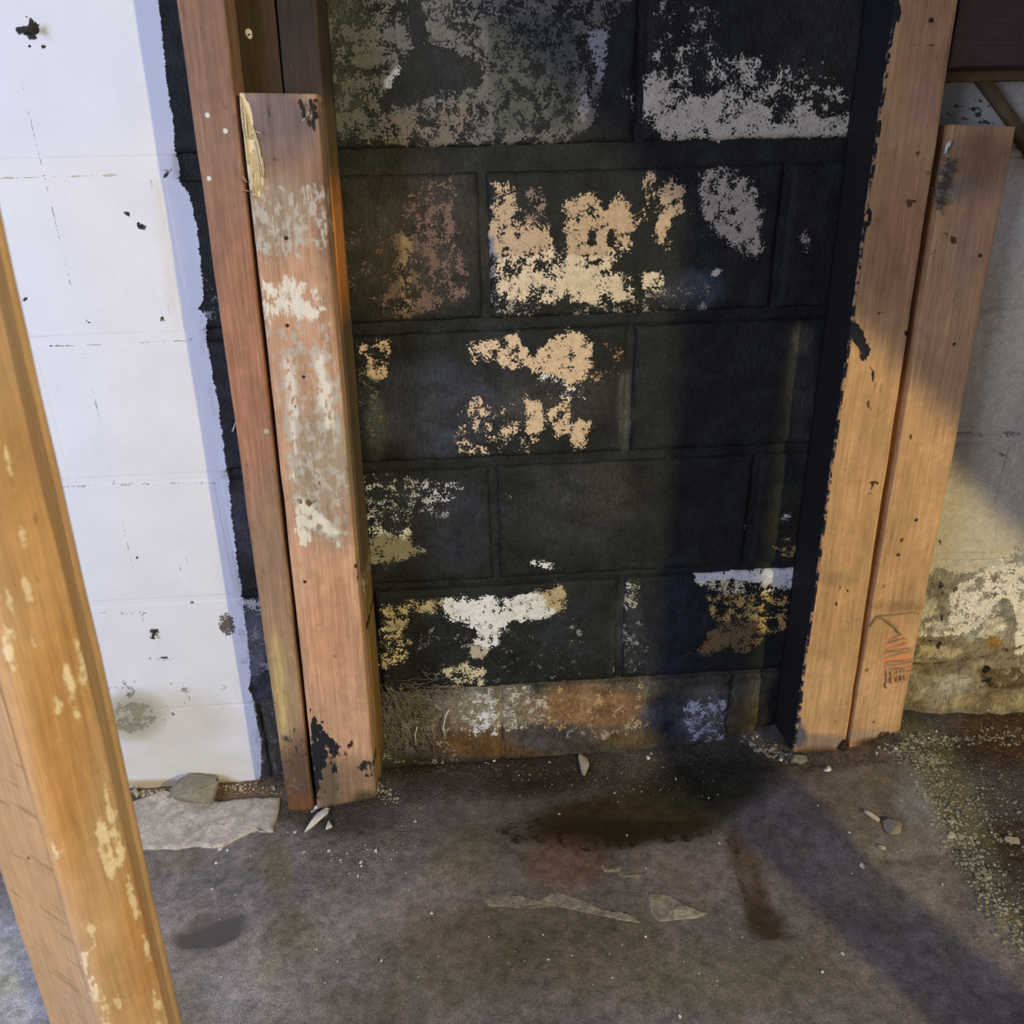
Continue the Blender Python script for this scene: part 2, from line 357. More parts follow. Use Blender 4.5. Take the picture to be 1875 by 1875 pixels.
PATCH = [
    ([(560, -60), (745, -60), (765, 40), (760, 80), (720, 130), (690, 190), (690, 255), (620, 258), (600, 180)], G1, .06, 22),
    ([(765, -60), (1140, -60), (1128, 60), (1115, 150), (1080, 230), (1020, 250), (900, 262), (690, 262), (700, 210), (740, 196), (830, 165), (890, 160), (880, 110), (800, 92), (770, 60)], G1, .05, 22),
    ([(690, 262), (700, 215), (830, 170), (870, 190), (870, 262)], G2, .06, 16), ([(1060, 50), (1125, 45), (1118, 150), (1090, 160)], G4, .12, 14),
    ([(1060, 150), (1090, 150), (1080, 230), (1050, 225)], G4, .03, 14),
    ([(1162, 200), (1195, 110), (1240, 165), (1290, 190), (1330, 150), (1370, 175), (1400, 195), (1440, 205), (1470, 200), (1500, 215), (1592, 200), (1590, 255), (1500, 256), (1380, 258), (1240, 263), (1190, 246)], G3, .12, 20),
    ([(1195, 110), (1240, 60), (1320, 120), (1400, 110), (1490, 140), (1560, 190), (1400, 230), (1300, 200)], G3, -.03, 30),
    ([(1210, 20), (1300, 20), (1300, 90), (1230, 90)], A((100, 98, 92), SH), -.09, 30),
    ([(880, 20), (1060, 20), (1060, 240), (900, 250)], A((72, 74, 70), .62), 0.0, 30),
    ([(700, 150), (730, 115), (735, 122), (712, 165)], A((150, 150, 152), .6), .14, 5),
    # second course
    ([(780, 335), (830, 330), (832, 420), (856, 540), (800, 560), (740, 582), (720, 570), (725, 430), (730, 400)], PUR, .02, 20),
    ([(725, 420), (758, 420), (765, 570), (735, 582), (725, 560)], A((132, 116, 92), .62), .06, 12),
    ([(640, 430), (720, 430), (720, 575), (620, 575)], PUR, -.10, 20), ([(618, 520), (650, 520), (650, 572), (622, 572)], TAN, -.1, 8),
    ([(905, 340), (945, 335), (948, 400), (1000, 410), (1005, 440), (1005, 470), (900, 470), (898, 440)], TAN, .12, 12),
    ([(960, 350), (1002, 345), (1002, 410), (965, 400)], A((112, 100, 92), .6), .05, 12),
    ([(1038, 370), (1080, 350), (1110, 385), (1140, 335), (1165, 420), (1150, 450), (1120, 455), (1118, 480), (1035, 480)], TAN, .16, 11),
    ([(900, 470), (1005, 455), (1100, 465), (1150, 445), (1120, 500), (1162, 505), (1168, 545), (1100, 566), (1060, 555), (980, 562), (905, 545)], CRM, .07, 14),
    ([(1000, 480), (1100, 480), (1110, 560), (1050, 555)], CRM, .16, 12),
    ([(1178, 318), (1200, 318), (1198, 400), (1180, 400)], TAN, -.02, 8),
    ([(1205, 345), (1235, 325), (1256, 350), (1256, 396), (1225, 400), (1215, 450), (1205, 445)], TAN, .15, 8),
    ([(1172, 502), (1216, 498), (1214, 528), (1176, 532)], CRM, .10, 8), ([(1195, 430), (1225, 430), (1225, 460), (1200, 460)], TAN, -.06, 8),
    ([(1284, 322), (1320, 308), (1345, 312), (1390, 350), (1396, 450), (1385, 470), (1350, 468), (1345, 445), (1310, 425), (1288, 385)], A((126, 118, 106), .38), .11, 14),
    (ell(1476, 445, 8, 22), A((120, 110, 96), .4), .12, 6), (ell(1313, 498, 9, 5), G3, .1, 5),
    ([(930, 540), (1300, 530), (1290, 572), (930, 574)], A((128, 120, 112), .6), -.05, 12), ([(895, 430), (915, 430), (912, 570), (893, 570)], A((118, 118, 124), .6), 0, 8),
    # third course
    ([(655, 632), (712, 628), (706, 690), (680, 692)], A((205, 178, 158), .68), .03, 10),
    ([(858, 635), (900, 618), (940, 613), (975, 655), (1000, 628), (1040, 606), (1088, 628), (1080, 690), (1050, 715), (1022, 690), (975, 676), (930, 672), (905, 660), (870, 652)], PEA, .13, 10),
    ([(862, 640), (878, 640), (872, 672), (862, 668)], PEA, .1, 5),
    ([(1080, 640), (1138, 645), (1130, 680), (1080, 690)], A((140, 110, 80), .66), -.07, 14), ([(990, 690), (1080, 690), (1075, 725), (1010, 722)], WHT, -.07, 12),
    ([(960, 733), (985, 733), (1000, 752), (1040, 738), (1046, 792), (1020, 803), (1006, 765), (990, 790), (985, 815), (962, 797)], PEA, .13, 9),
    ([(1045, 792), (1060, 765), (1082, 772), (1072, 816), (1047, 820)], PEA, .12, 9), ([(858, 738), (884, 738), (880, 800), (870, 800)], PEA, -.01, 8),
    ([(830, 795), (856, 795), (856, 814), (836, 812)], PEA, .06, 7), ([(900, 755), (960, 755), (955, 805), (880, 800)], A((128, 108, 100), .66), -.05, 16),
    ([(645, 650), (690, 660), (700, 790), (655, 790)], A((105, 105, 92), .66), -.10, 20),
    ([(850, 735), (960, 735), (960, 820), (850, 820)], PEA, -.13, 20),
    # fourth course
    ([(655, 890), (770, 885), (835, 890), (830, 910), (750, 915), (740, 960), (700, 985), (655, 980)], A((182, 182, 186), .7), -.035, 18),
    ([(770, 930), (820, 930), (820, 945), (770, 945)], A((150, 150, 155), .7), -.07, 8),
    ([(662, 990), (700, 972), (750, 985), (760, 1000), (786, 1008), (750, 1024), (700, 1036), (662, 1034)], OLV, .12, 11),
    ([(655, 960), (745, 955), (745, 990), (660, 995)], WHT, -.01, 12), (ell(985, 1028, 14, 9), WHT, .04, 6), (ell(1003, 1036, 10, 6), WHT, .05, 6),
    (ell(1371, 965, 8, 8), WHT, .13, 5), (ell(1443, 1002, 20, 15), A((150, 128, 88), .55), .02, 8), (ell(1440, 948, 10, 6), WHT, .03, 5),
    (ell(930, 910, 10, 5), WHT, -.05, 6),
    # fifth course
    ([(808, 1100), (870, 1095), (940, 1092), (1000, 1082), (1028, 1075), (1040, 1095), (1026, 1120), (990, 1132), (930, 1140), (918, 1150), (912, 1175), (890, 1196), (872, 1180), (868, 1150), (835, 1138), (815, 1125)], WHT, .17, 10),
    ([(985, 1084), (1028, 1072), (1042, 1098), (1028, 1122), (995, 1124)], A((172, 156, 122), .7), .12, 8),
    ([(700, 1112), (760, 1100), (812, 1098), (805, 1120), (752, 1124), (735, 1150), (752, 1178), (735, 1186), (705, 1160)], A((176, 164, 132), .7), .07, 9),
    ([(688, 1150), (745, 1150), (745, 1205), (700, 1225), (688, 1220)], A((196, 182, 150), .7), -.03, 12),
    ([(812, 1228), (840, 1214), (892, 1222), (884, 1258), (832, 1250)], A((190, 180, 150), .7), .05, 10), ([(865, 1180), (900, 1185), (885, 1210), (862, 1205)], A((170, 160, 140), .7), .08, 8),
    ([(700, 1180), (1040, 1150), (1040, 1250), (700, 1250)], A((120, 120, 120), .7), -.17, 30),
    ([(1270, 1049), (1350, 1045), (1470, 1040), (1470, 1072), (1440, 1080), (1380, 1068), (1330, 1062), (1280, 1070)], A((232, 228, 216), .72), .2, 6),
    ([(1275, 1062), (1470, 1062), (1470, 1095), (1400, 1125), (1310, 1100), (1290, 1080)], A((206, 196, 160), .7), -.01, 12),
    ([(1300, 1080), (1462, 1080), (1455, 1150), (1350, 1160), (1300, 1120)], A((168, 142, 88), .62), -.04, 16),
    ([(1264, 1196), (1300, 1160), (1340, 1120), (1400, 1130), (1395, 1175), (1365, 1192), (1330, 1190), (1300, 1200)], A((104, 86, 60), .6), .08, 12),
    ([(1375, 1120), (1395, 1115), (1392, 1170), (1378, 1180)], A((178, 140, 84), .62), 0, 8),
    ([(1140, 1068), (1168, 1068), (1165, 1110), (1145, 1110)], A((170, 168, 154), .7), -.01, 10), ([(1125, 1150), (1175, 1150), (1180, 1225), (1125, 1225)], A((120, 122, 128), .7), -.09, 18),
    # bottom course efflorescence
    ([(840, 1275), (1000, 1268), (1010, 1320), (850, 1335)], A((176, 172, 160), .7), -.02, 20), ([(850, 1280), (920, 1275), (910, 1340), (870, 1340)], A((190, 190, 190), .7), .03, 16),
    ([(1255, 1290), (1320, 1280), (1325, 1350), (1270, 1345)], A((170, 174, 190), .68), -.01, 18), ([(1050, 1320), (1180, 1320), (1180, 1345), (1040, 1350)], A((150, 138, 128), .7), -.05, 12),
    ([(1000, 1265), (1180, 1260), (1180, 1330), (1000, 1330)], A((160, 134, 104), .7), -.08, 12), ([(690, 1260), (830, 1265), (830, 1385), (700, 1390)], A((140, 130, 124), .68), -.08, 20),
    ([(1290, 1352), (1312, 1352), (1312, 1376), (1292, 1376)], WHT, .05, 8),
    # charcoal strip beside the white paint
    ([(440, 1100), (500, 1095), (500, 1125), (448, 1128)], A((168, 170, 172), .9), .05, 12), ([(445, 1120), (500, 1120), (505, 1240), (455, 1240)], A((130, 132, 138), .9), -.08, 16),
    ([(378, 500), (420, 560), (420, 590), (380, 575)], A((130, 130, 138), .9), -.05, 16),
    ([(470, 1300), (520, 1300), (525, 1480), (480, 1480)], A((110, 110, 118), .9), -.11, 16),
]
CUTS = [([(716, 182), (742, 112), (775, 72), (880, 110), (888, 158), (812, 168), (765, 188), (730, 200)], .3, 10),
        ([(742, -60), (768, -60), (778, 50), (790, 95), (755, 110), (752, 40)], .3, 8),
        ([(1118, 40), (1180, 30), (1170, 190), (1150, 230), (1080, 235), (1105, 150)], .3, 10),
        ([(1150, 447), (1135, 505), (1165, 505), (1240, 470)], .2, 6), (rect(1004, 350, 1034, 440), .3, 8), (ell(1085, 435, 9, 20), .2, 6), (ell(1118, 438, 8, 20), .2, 6),
        (ell(965, 135, 0.1, 0.1), .1, 5), (rect(1395, 280, 1580, 600), .0, 5)]
WB = [(283, -200), (290, 0), (298, 70), (306, 150), (316, 230), (325, 306), (328, 330), (345, 360), (355, 385), (362, 430), (368, 490), (374, 545), (364, 566), (380, 580), (376, 610), (388, 680),
      (398, 730), (408, 800), (416, 870), (424, 940), (432, 1000), (437, 1060), (446, 1110), (452, 1150), (456, 1200), (460, 1240), (456, 1262), (466, 1290), (472, 1330), (478, 1370), (478, 1430), (485, 1600)]
WHITE_POLY = [(-3000, -1500), (250, -1500)] + WB + [(500, 2400), (-3000, 2400)]
WW = A((216, 218, 224), .86)
WHITE_T = [(100, 120, 260, 170, A((208, 214, 236), .86), .6), (60, 900, 160, 500, A((214, 219, 233), .86), .7),
           (300, 1320, 130, 60, A((200, 196, 182), .86), .8), (245, 1310, 60, 45, A((158, 152, 130), .86), .8), (330, 1400, 160, 35, A((206, 202, 190), .86), .7),
           (330, 1436, 150, 10, A((170, 150, 112), .86), .9)]
DK = A((38, 32, 34), .8)
def crack(pts, wd, c, cap):
    out = []
    for (x0, y0), (x1, y1) in zip(pts[:-1], pts[1:]):
        L = math.hypot(x1 - x0, y1 - y0); nx, ny = -(y1 - y0) / L * wd, (x1 - x0) / L * wd
        out.append(([(x0 + nx, y0 + ny), (x1 + nx, y1 + ny), (x1 - nx, y1 - ny), (x0 - nx, y0 - ny)], c, cap, 3.0))
    return out
WHITE_D = crack([(22, 60), (35, 120), (60, 240), (78, 310), (95, 380), (130, 530), (165, 690), (205, 870), (240, 1020), (262, 1140)], .9, A((176, 178, 190), .86), -.02) + \
    crack([(0, 325), (90, 326), (200, 320), (320, 310)], 1.6, A((196, 184, 160), .86), .02) + crack([(90, 636), (230, 630), (360, 622)], 1.2, A((186, 186, 190), .86), -.01) + \
    crack([(110, 893), (240, 888), (400, 884)], 1.2, A((186, 188, 196), .86), -.01) + crack([(170, 1124), (280, 1122), (300, 1120)], 1.2, A((180, 180, 184), .86), -.02) + \
    crack([(276, 330), (280, 420), (300, 480), (308, 560), (312, 610)], 1.5, A((206, 202, 184), .86), -.02) + [  # dark marks on the white paint (poly, albedo, cap, soft)
    ([(48, 30), (60, 36), (78, 48), (80, 56), (70, 52), (55, 40)], DK, .13, 5), (ell(48, 56, 20, 7), DK, .0, 6), (ell(60, 68, 9, 6), DK, .1, 4),
    (ell(80, 86, 4, 6), DK, .05, 4), (ell(55, 85, 3, 3), DK, .05, 4),
    ([(250, 408), (262, 410), (270, 418), (262, 421), (252, 416)], DK, .12, 4), (ell(232, 392, 9, 3, 35), DK, .02, 4), (ell(205, 373, 4, 3), DK, .05, 4),
    (ell(82, 325, 7, 4), DK, .02, 4), (ell(118, 325, 4, 3), DK, .02, 4), (ell(305, 322, 8, 4, -30), DK, .08, 4), (ell(95, 299, 12, 2, 30), DK, -.02, 3),
    (ell(297, 583, 4, 9), A((60, 62, 40), .8), .06, 4), (ell(160, 589, 9, 3, 15), DK, .02, 4), (ell(42, 549, 10, 2.5, -15), DK, -.03, 4), (ell(8, 412, 3, 3), DK, .05, 3),
    (ell(105, 633, 22, 2.5), DK, .0, 3), (ell(90, 650, 3, 8), DK, -.02, 3), (ell(352, 621, 4, 3), A((110, 90, 60), .8), .05, 3), (ell(252, 1021, 3, 3), DK, .08, 3), (ell(338, 1033, 9, 14), DK, -.12, 6),
    ([(402, 1130), (416, 1122), (428, 1135), (430, 1158), (414, 1165), (400, 1150)], A((92, 84, 78), .8), .03, 5), (ell(283, 1157, 10, 7), A((70, 66, 60), .8), .05, 4),
    (ell(300, 1207, 16, 4), DK, -.04, 5), (ell(276, 1207, 4, 3), DK, .08, 3), (ell(318, 1158, 24, 3), DK, -.09, 4), (ell(352, 1104, 3, 3), DK, .06, 3),
    ([(200, 1255), (262, 1262), (240, 1275), (205, 1275)], A((120, 110, 96), .8), -.06, 8), ([(215, 1290), (275, 1290), (285, 1320), (240, 1342), (215, 1330)], A((140, 134, 112), .86), .0, 12),
    ([(200, 1250), (400, 1240), (420, 1262), (220, 1275)], A((150, 142, 128), .86), -.12, 8), (ell(316, 1307, 5, 3), DK, .02, 3), (ell(300, 1318, 5, 2), DK, 0, 3),
    (ell(340, 1290, 90, 14), A((165, 158, 142), .86), -.12, 10), (ell(400, 1250, 40, 3, -6), A((120, 116, 110), .86), -.06, 4)]
# right-hand wall
CRW = A((186, 178, 160), .80)
RIGHT_T = [(1760, 780, 130, 40, A((170, 166, 150), .6), .5), (1800, 500, 120, 260, A((196, 188, 168), .6), .7), (1840, 380, 60, 110, A((212, 206, 190), .6), .7), (1870, 165, 70, 60, A((150, 150, 146), .5), .8)]
GREY = A((120, 114, 102), .66); PW = A((206, 200, 186), .72)
RIGHT_P = [
    ([(1690, 1050), (1725, 1048), (1760, 1052), (1800, 1040), (1830, 1035), (1860, 1020), (3600, 990), (3600, 1160), (1860, 1180), (1800, 1160), (1780, 1165), (1730, 1150), (1690, 1165)], GREY, .16, 14),
    ([(1740, 1080), (1790, 1085), (1800, 1040), (1860, 1025), (1900, 1015), (1900, 1080), (1830, 1085), (1800, 1130), (1775, 1160), (1740, 1150)], PW, .06, 20),
    ([(1845, 1085), (1880, 1100), (1900, 1190), (1855, 1200), (1865, 1140)], PW, .04, 12),
    ([(1690, 1085), (1722, 1088), (1728, 1135), (1690, 1140)], CRW, .18, 10), ([(1795, 1120), (1840, 1118), (1855, 1155), (1820, 1170), (1785, 1165)], CRW, .18, 10),
    ([(1660, 1165), (3600, 1165), (3600, 1360), (1640, 1360)], A((116, 104, 82), .74), .2, 12),
    ([(1765, 1150), (1790, 1155), (1792, 1185), (1765, 1180)], A((122, 122, 108), .66), .15, 8),
    ([(1680, 1175), (1760, 1180), (1780, 1200), (1740, 1215), (1675, 1205)], A((148, 134, 102), .66), .12, 12),
    ([(1770, 1215), (2600, 1180), (2600, 1270), (1800, 1270)], A((86, 68, 46), .74), .2, 24), ([(1800, 1155), (1850, 1170), (1840, 1195), (1800, 1195)], A((118, 92, 46), .7), .2, 12),
    ([(1670, 1225), (1800, 1225), (1760, 1300), (1655, 1290)], A((138, 128, 108), .74), .2, 24), ([(1740, 1262), (2600, 1262), (2600, 1305), (1700, 1305)], A((132, 118, 86), .74), .2, 20),
    ([(1640, 1300), (3600, 1290), (3600, 1380), (1640, 1380)], A((46, 40, 26), .7), .12, 24)]
LG = A((168, 158, 130), .74)
RIGHT_S = [  # pale efflorescence and crumbs
    ([(1740, 1070), (1800, 1045), (1860, 1030), (2300, 1000), (2300, 1100), (1830, 1095), (1800, 1130), (1780, 1165), (1735, 1160)], PW, .03, 16),
    ([(1845, 1085), (1885, 1100), (1900, 1190), (1855, 1200), (1862, 1140)], PW, .06, 10), ([(1690, 1140), (1730, 1140), (1730, 1165), (1690, 1165)], PW, .01, 8),
    ([(1690, 1060), (1740, 1060), (1740, 1150), (1690, 1150)], PW, -.06, 12), ([(1790, 1205), (2300, 1190), (2300, 1250), (1780, 1250)], LG, -.04, 14),
    ([(1660, 1200), (2300, 1200), (2300, 1320), (1650, 1320)], LG, -.07, 20), ([(1680, 1180), (1760, 1185), (1760, 1210), (1680, 1210)], LG, .0, 10)]
RIGHT_D = [(ell(1805, 1225, 8, 6), A((20, 18, 12), .6), .1, 5), (ell(1803, 1250, 18, 16), A((24, 24, 14), .6), -.05, 10), (ell(1715, 1068, 10, 8), A((30, 28, 24), .6), .02, 6), (ell(1745, 1075, 6, 8), A((30, 28, 24), .6), .03, 6),
           (ell(1720, 1182, 4, 9, 20), A((30, 26, 20), .6), .1, 4), (ell(1830, 830, 20, 4, 30), A((90, 86, 80), .6), .0, 5), (ell(1812, 795, 60, 5), A((110, 104, 96), .6), -.03, 8),
           (ell(1722, 992, 4, 7), A((80, 74, 60), .6), .03, 4), (ell(1725, 1110, 3, 30), A((60, 52, 40), .6), .02, 5)] + crack([(1665, 1172), (1700, 1174), (1760, 1180)], 2, A((60, 50, 36), .6), .0) \
          + crack([(1665, 1215), (1710, 1212), (1800, 1200), (1875, 1180)], 3, A((70, 58, 36), .6), -.02)

def paint_wall(P):
    """all attributes for wall vertices"""
    Q = P.copy(); Q[:, 1] = 0.0
    U, V = proj(Q)
    n = len(U)
    right = P[:, 0] > 0.43
    low = P[:, 2] < 0.985 - 0.812 + .002
    ca = np.tile(BL, (n, 1)); ca = tints(U, V, ca, WALL_T)
    ca2 = tints(U, V, np.tile(A((58, 54, 46), .6), (n, 1)), BOT_T)
    ca = np.where((low & ~right)[:, None], ca2, ca)
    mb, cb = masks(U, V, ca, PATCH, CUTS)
    cr = tints(U, V, np.tile(CRW, (n, 1)), RIGHT_T)
    mr, cbr = masks(U, V, cr, RIGHT_P)
    ca = np.where(right[:, None], cbr, ca); mb = np.where(right, np.maximum(-mr, -.6), mb); cb = np.where(right[:, None], cr, cb)
    sd = poly_sd(U, V, WHITE_POLY)
    mw = np.clip(sd / 8 * .25, -1, 1)
    cw = tints(U, V, np.tile(WW, (n, 1)), WHITE_T)
    k = (np.clip((30 - sd) / 4, 0, 1) * np.clip((V - 330) / 30, 0, 1))[:, None] * .25
    cw = cw * (1 - k) + A((192, 206, 236), .86) * k
    k = (np.exp(-((U - (285 + (V - 320) * .13)) / 10) ** 2) * np.clip((V - 320) / 30, 0, 1) * np.clip((620 - V) / 60, 0, 1) * .4)[:, None]
    cw = cw * (1 - k) + A((206, 202, 184), .86) * k
    D = WHITE_D + RIGHT_D
    ms, cs = masks(U, V, np.tile(PW, (n, 1)), RIGHT_S)
    mw = np.where(right, ms, mw); cw = np.where(right[:, None], cs, cw)
    md, cd = masks(U, V, np.tile(DK, (n, 1)), D)
    return {'ca': ca, 'cb': cb, 'mb': mb, 'cw': cw, 'mw': mw, 'md': md, 'cd': cd}, np.clip(sd / 12 + .5, 0, 1), right

# ------------------------------------------------------------------ wall: blocks and mortar
wall = bpy.data.objects.new('wall_back', None); COL.objects.link(wall); wall['kind'] = 'structure'
X0, X1 = -1.83, 1.42
rows = []   # (z_low, z_high, x offset of joints)
J = [H0 + .406, H0 + .203, H0, H0 - .203, H0 - .406, H0 - .609, H0 - .812, H0 - 1.015]
def block(x0, x1, z0, z1, r_black, inview):
    step = .0048 if inview else .03
    nx = max(4, int((x1 - x0) / step)); nz = max(4, int((z1 - z0) / step))
    # extra lines close to the arrises
    def lines(a, b, n):
        e = [0, .0015, .0035, .0065]
        mid = np.linspace(a + .011, b - .011, n)
        return np.array([a + q for q in e] + list(mid) + [b - q for q in e[::-1]])
    xs = lines(x0, x1, nx); zs = lines(z0, z1, nz)
    X, Z = np.meshgrid(xs, zs); shp = X.shape
    P = np.stack([X.ravel(), np.zeros(X.size), Z.ravel()], 1)
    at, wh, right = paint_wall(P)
    d = np.minimum(np.minimum(P[:, 0] - x0, x1 - P[:, 0]), np.minimum(P[:, 2] - z0, z1 - P[:, 2]))
    r = r_black * (1 - wh) + .0011 * wh; r = np.where(right, .003, r)
    r = r * (1 + .5 * fbm(P, 60, 3, 5))
    q = np.clip((r - d) / r, 0, 1)
    dep = r * (1 - np.sqrt(np.clip(1 - q * q, 0, 1)))
    rough = np.where(P[:, 2] < H0 - .812, .006, .0016); rough = np.where(right & (P[:, 2] < H0 - .60), .010, rough); rough = rough * (1 - .75 * wh)
    dep = dep + rough * fbm(P, 30, 5, 3)
    dep = dep + .0025 * (1 - wh) * (vnoise(P, 5, 8) - .5) + .0012 * (vnoise(P * [1, 1, 1], 2.3, 4) - .5)
    Pj = P.copy(); Pj[:, 1] = dep
    wob = (.0022 * (1 - wh))
    edge = np.clip(1 - d / .01, 0, 1)
    ex = np.clip(1 - np.abs(P[:, 0] - x0) / .006, 0, 1); ex2 = np.clip(1 - np.abs(x1 - P[:, 0]) / .006, 0, 1)
    Pj[:, 0] += wh * .0022 * (ex2 - ex)
    ez = np.clip(1 - np.abs(P[:, 2] - z0) / .006, 0, 1); ez2 = np.clip(1 - np.abs(z1 - P[:, 2]) / .006, 0, 1)
    Pj[:, 2] += wh * .0020 * (ez2 - ez)
    Pj[:, 0] += wob * edge * fbm(P, 35, 3, 21); Pj[:, 2] += wob * edge * fbm(P, 35, 3, 22)
    R, C = shp
    idx = np.arange(R * C).reshape(R, C)
    Fc = np.stack([idx[:-1, :-1].ravel(), idx[:-1, 1:].ravel(), idx[1:, 1:].ravel(), idx[1:, :-1].ravel()], 1).tolist()
    rim = list(idx[0, :]) + list(idx[1:, -1]) + list(idx[-1, -2::-1]) + list(idx[-2:0:-1, 0])
    base = len(Pj); back = Pj[rim].copy(); back[:, 1] = .05
    Pj = np.vstack([Pj, back]); m = len(rim)
    for i in range(m): Fc.append([rim[i], base + i, base + (i + 1) % m, rim[(i + 1) % m]])
    Fc.append([base + i for i in range(m)][::-1])
    for k in at: at[k] = np.concatenate([at[k], at[k][rim]])
    return new_mesh('concrete_block', Pj, Fc, M_WALL, wall, attrs=at)

for r in range(len(J) - 1):
    zt, zb = J[r], J[r + 1]
    off = 0.0 if r in (1, 3, 5) else -.203
    g = .005
    ztop = zt - g * .5; zbot = zb + g * .5
    if r == 1: zbot = zb + .027
    if r == 2: ztop = zt - .002
    if r == 2: zbot = zb + .012
    if r == 3: zbot = zb + .010
    if r == 4: zbot = zb + .008
    x = off - .406 * 5
    while x < X1:
        g_ = g if r < 6 else .0012
        xa, xb = x + g_, x + .406 - g_
        if xb > X0:
            inv = (xb > -1.0 and xa < .85 and zb < H0 + .25)
            block(max(xa, X0), min(xb, X1), zbot, ztop, .009, inv)
        x += .406
# mortar bed behind the blocks
xs = np.arange(X0, X1 + .001, .006); zs = np.arange(-.05, J[0], .005)
X, Z = np.meshgrid(xs, zs); P = np.stack([X.ravel(), np.zeros(X.size), Z.ravel()], 1)
at, wh, right = paint_wall(P)
dep = .0065 * (1 - wh) + .0004 * wh; dep = np.where(right, .0015, dep)
for k_, zj in enumerate((H0 + .004, H0 - .203 + .004, H0 - .406 + .003, H0 - .609 + .003, H0 - .812 + .001)):
    zl = zj + .0022 * fbm(np.stack([P[:, 0], P[:, 0] * 0, P[:, 0] * 0], 1), 9, 3, 50 + k_)
    dep = dep - .0085 * (1 - wh) * np.exp(-((P[:, 2] - zl) / .0030) ** 2) * np.clip(.35 + 1.6 * fbm(P * [1, 0, 0], 6, 3, 70 + k_), 0, 1)
P[:, 1] = dep + .0022 * (1 - wh) * fbm(P, 40, 4, 9)
keep = np.ones(len(P), bool)
at['mb'] = np.where(right | (P[:, 2] > H0 + .0) & False, at['mb'], at['mb'] - .25)
R, C = X.shape; idx = np.arange(R * C).reshape(R, C)
Fc = np.stack([idx[:-1, :-1].ravel(), idx[:-1, 1:].ravel(), idx[1:, 1:].ravel(), idx[1:, :-1].ravel()], 1).tolist()
new_mesh('mortar_bed', P, Fc, M_WALL, wall, attrs=at)

# ------------------------------------------------------------------ floor
def floor_h(x, y):
    h = .026 * np.clip((x - .33) / .3, 0, 1)
    berm = np.exp(-((x - .40) / .16) ** 2) * np.clip((y + .26) / .13, 0, 1) * .062
    h = np.maximum(h, 0) + berm
    h = h + .020 * np.exp(-((y + .0) / .035) ** 2) * (1 - .6 * np.exp(-((x + .75) / .2) ** 2))
    return h
FT = [  # stains, and a pale tint painted to brighten the near post's shadow: photograph pixels on the floor
    (560, 1700, 420, 190, A((110, 102, 97), .66), .7),
    (520, 1600, 240, 110, A((86, 79, 78), .62), .7), (400, 1620, 120, 90, A((92, 86, 84), .62), .8), (380, 1440, 160, 40, A((120, 100, 78), .7), .9),
    (900, 1420, 260, 45, A((42, 34, 24), .6), .9), (620, 1490, 120, 40, A((54, 46, 40), .6), .9), (780, 1490, 180, 60, A((74, 66, 64), .6), .6),
    (1150, 1500, 190, 48, A((44, 33, 18), .6), 1), (1080, 1530, 130, 28, A((38, 28, 12), .6), .9), (1210, 1470, 120, 50, A((48, 40, 22), .6), .8), (1040, 1580, 90, 50, A((84, 62, 50), .6), .7),
    (1370, 1610, 30, 90, A((58, 44, 34), .62), .9, -20), (1400, 1690, 40, 34, A((44, 34, 20), .62), .9), (1430, 1715, 40, 10, A((50, 38, 26), .62), .7),
    (1250, 1610, 120, 70, A((98, 88, 84), .66), .7), (960, 1730, 300, 90, A((68, 60, 44), .62), .6), (510, 1590, 30, 60, A((84, 80, 58), .62), .7), (540, 1740, 60, 90, A((86, 80, 60), .62), .6),
    (850, 1570, 60, 60, A((88, 80, 56), .62), .5), (480, 1820, 200, 70, A((108, 103, 100), .66), .7), (395, 1700, 62, 30, A((72, 66, 64), .62), .8, -15), (340, 1720, 30, 18, A((68, 62, 60), .62), .7),
    (700, 1800, 200, 60, A((98, 92, 88), .66), .5), (1050, 1800, 200, 60, A((84, 76, 68), .66), .6), (1500, 1420, 120, 50, A((74, 56, 38), .7), .7), (1600, 1500, 160, 50, A((66, 58, 50), .7), .8),
    (1690, 1500, 60, 40, A((96, 96, 98), .72), .6), (1660, 1620, 140, 60, A((104, 96, 86), .72), .6), (1300, 1440, 130, 60, A((34, 32, 20), .62), .9), (1850, 1380, 130, 50, A((86, 62, 36), .7), .9), (1820, 1480, 70, 50, A((106, 100, 98), .72), .8),
    (1840, 1570, 60, 50, A((78, 62, 38), .7), .8), (1340, 1790, 200, 60, A((84, 78, 58), .68), .6), (30, 1780, 140, 140, A((140, 139, 140), .75), .9)]
xs = np.unique(np.round(np.concatenate([np.arange(-1.9, -1.0, .05), np.arange(-1.0, .92, .006), np.arange(.92, 1.5, .05)]), 4))
ys = np.unique(np.round(np.concatenate([np.arange(-3.9, -.62, .08), np.arange(-.62, .055, .006)]), 4))
X, Y = np.meshgrid(xs, ys); P = np.stack([X.ravel(), Y.ravel(), np.zeros(X.size)], 1)
U, V = proj(P); vis = P[:, 1] > -.7
U = np.where(vis, U, -9999)
ca = tints(U, V, np.tile(A((84, 77, 74), .62), (len(P), 1)), FT) * 1.32
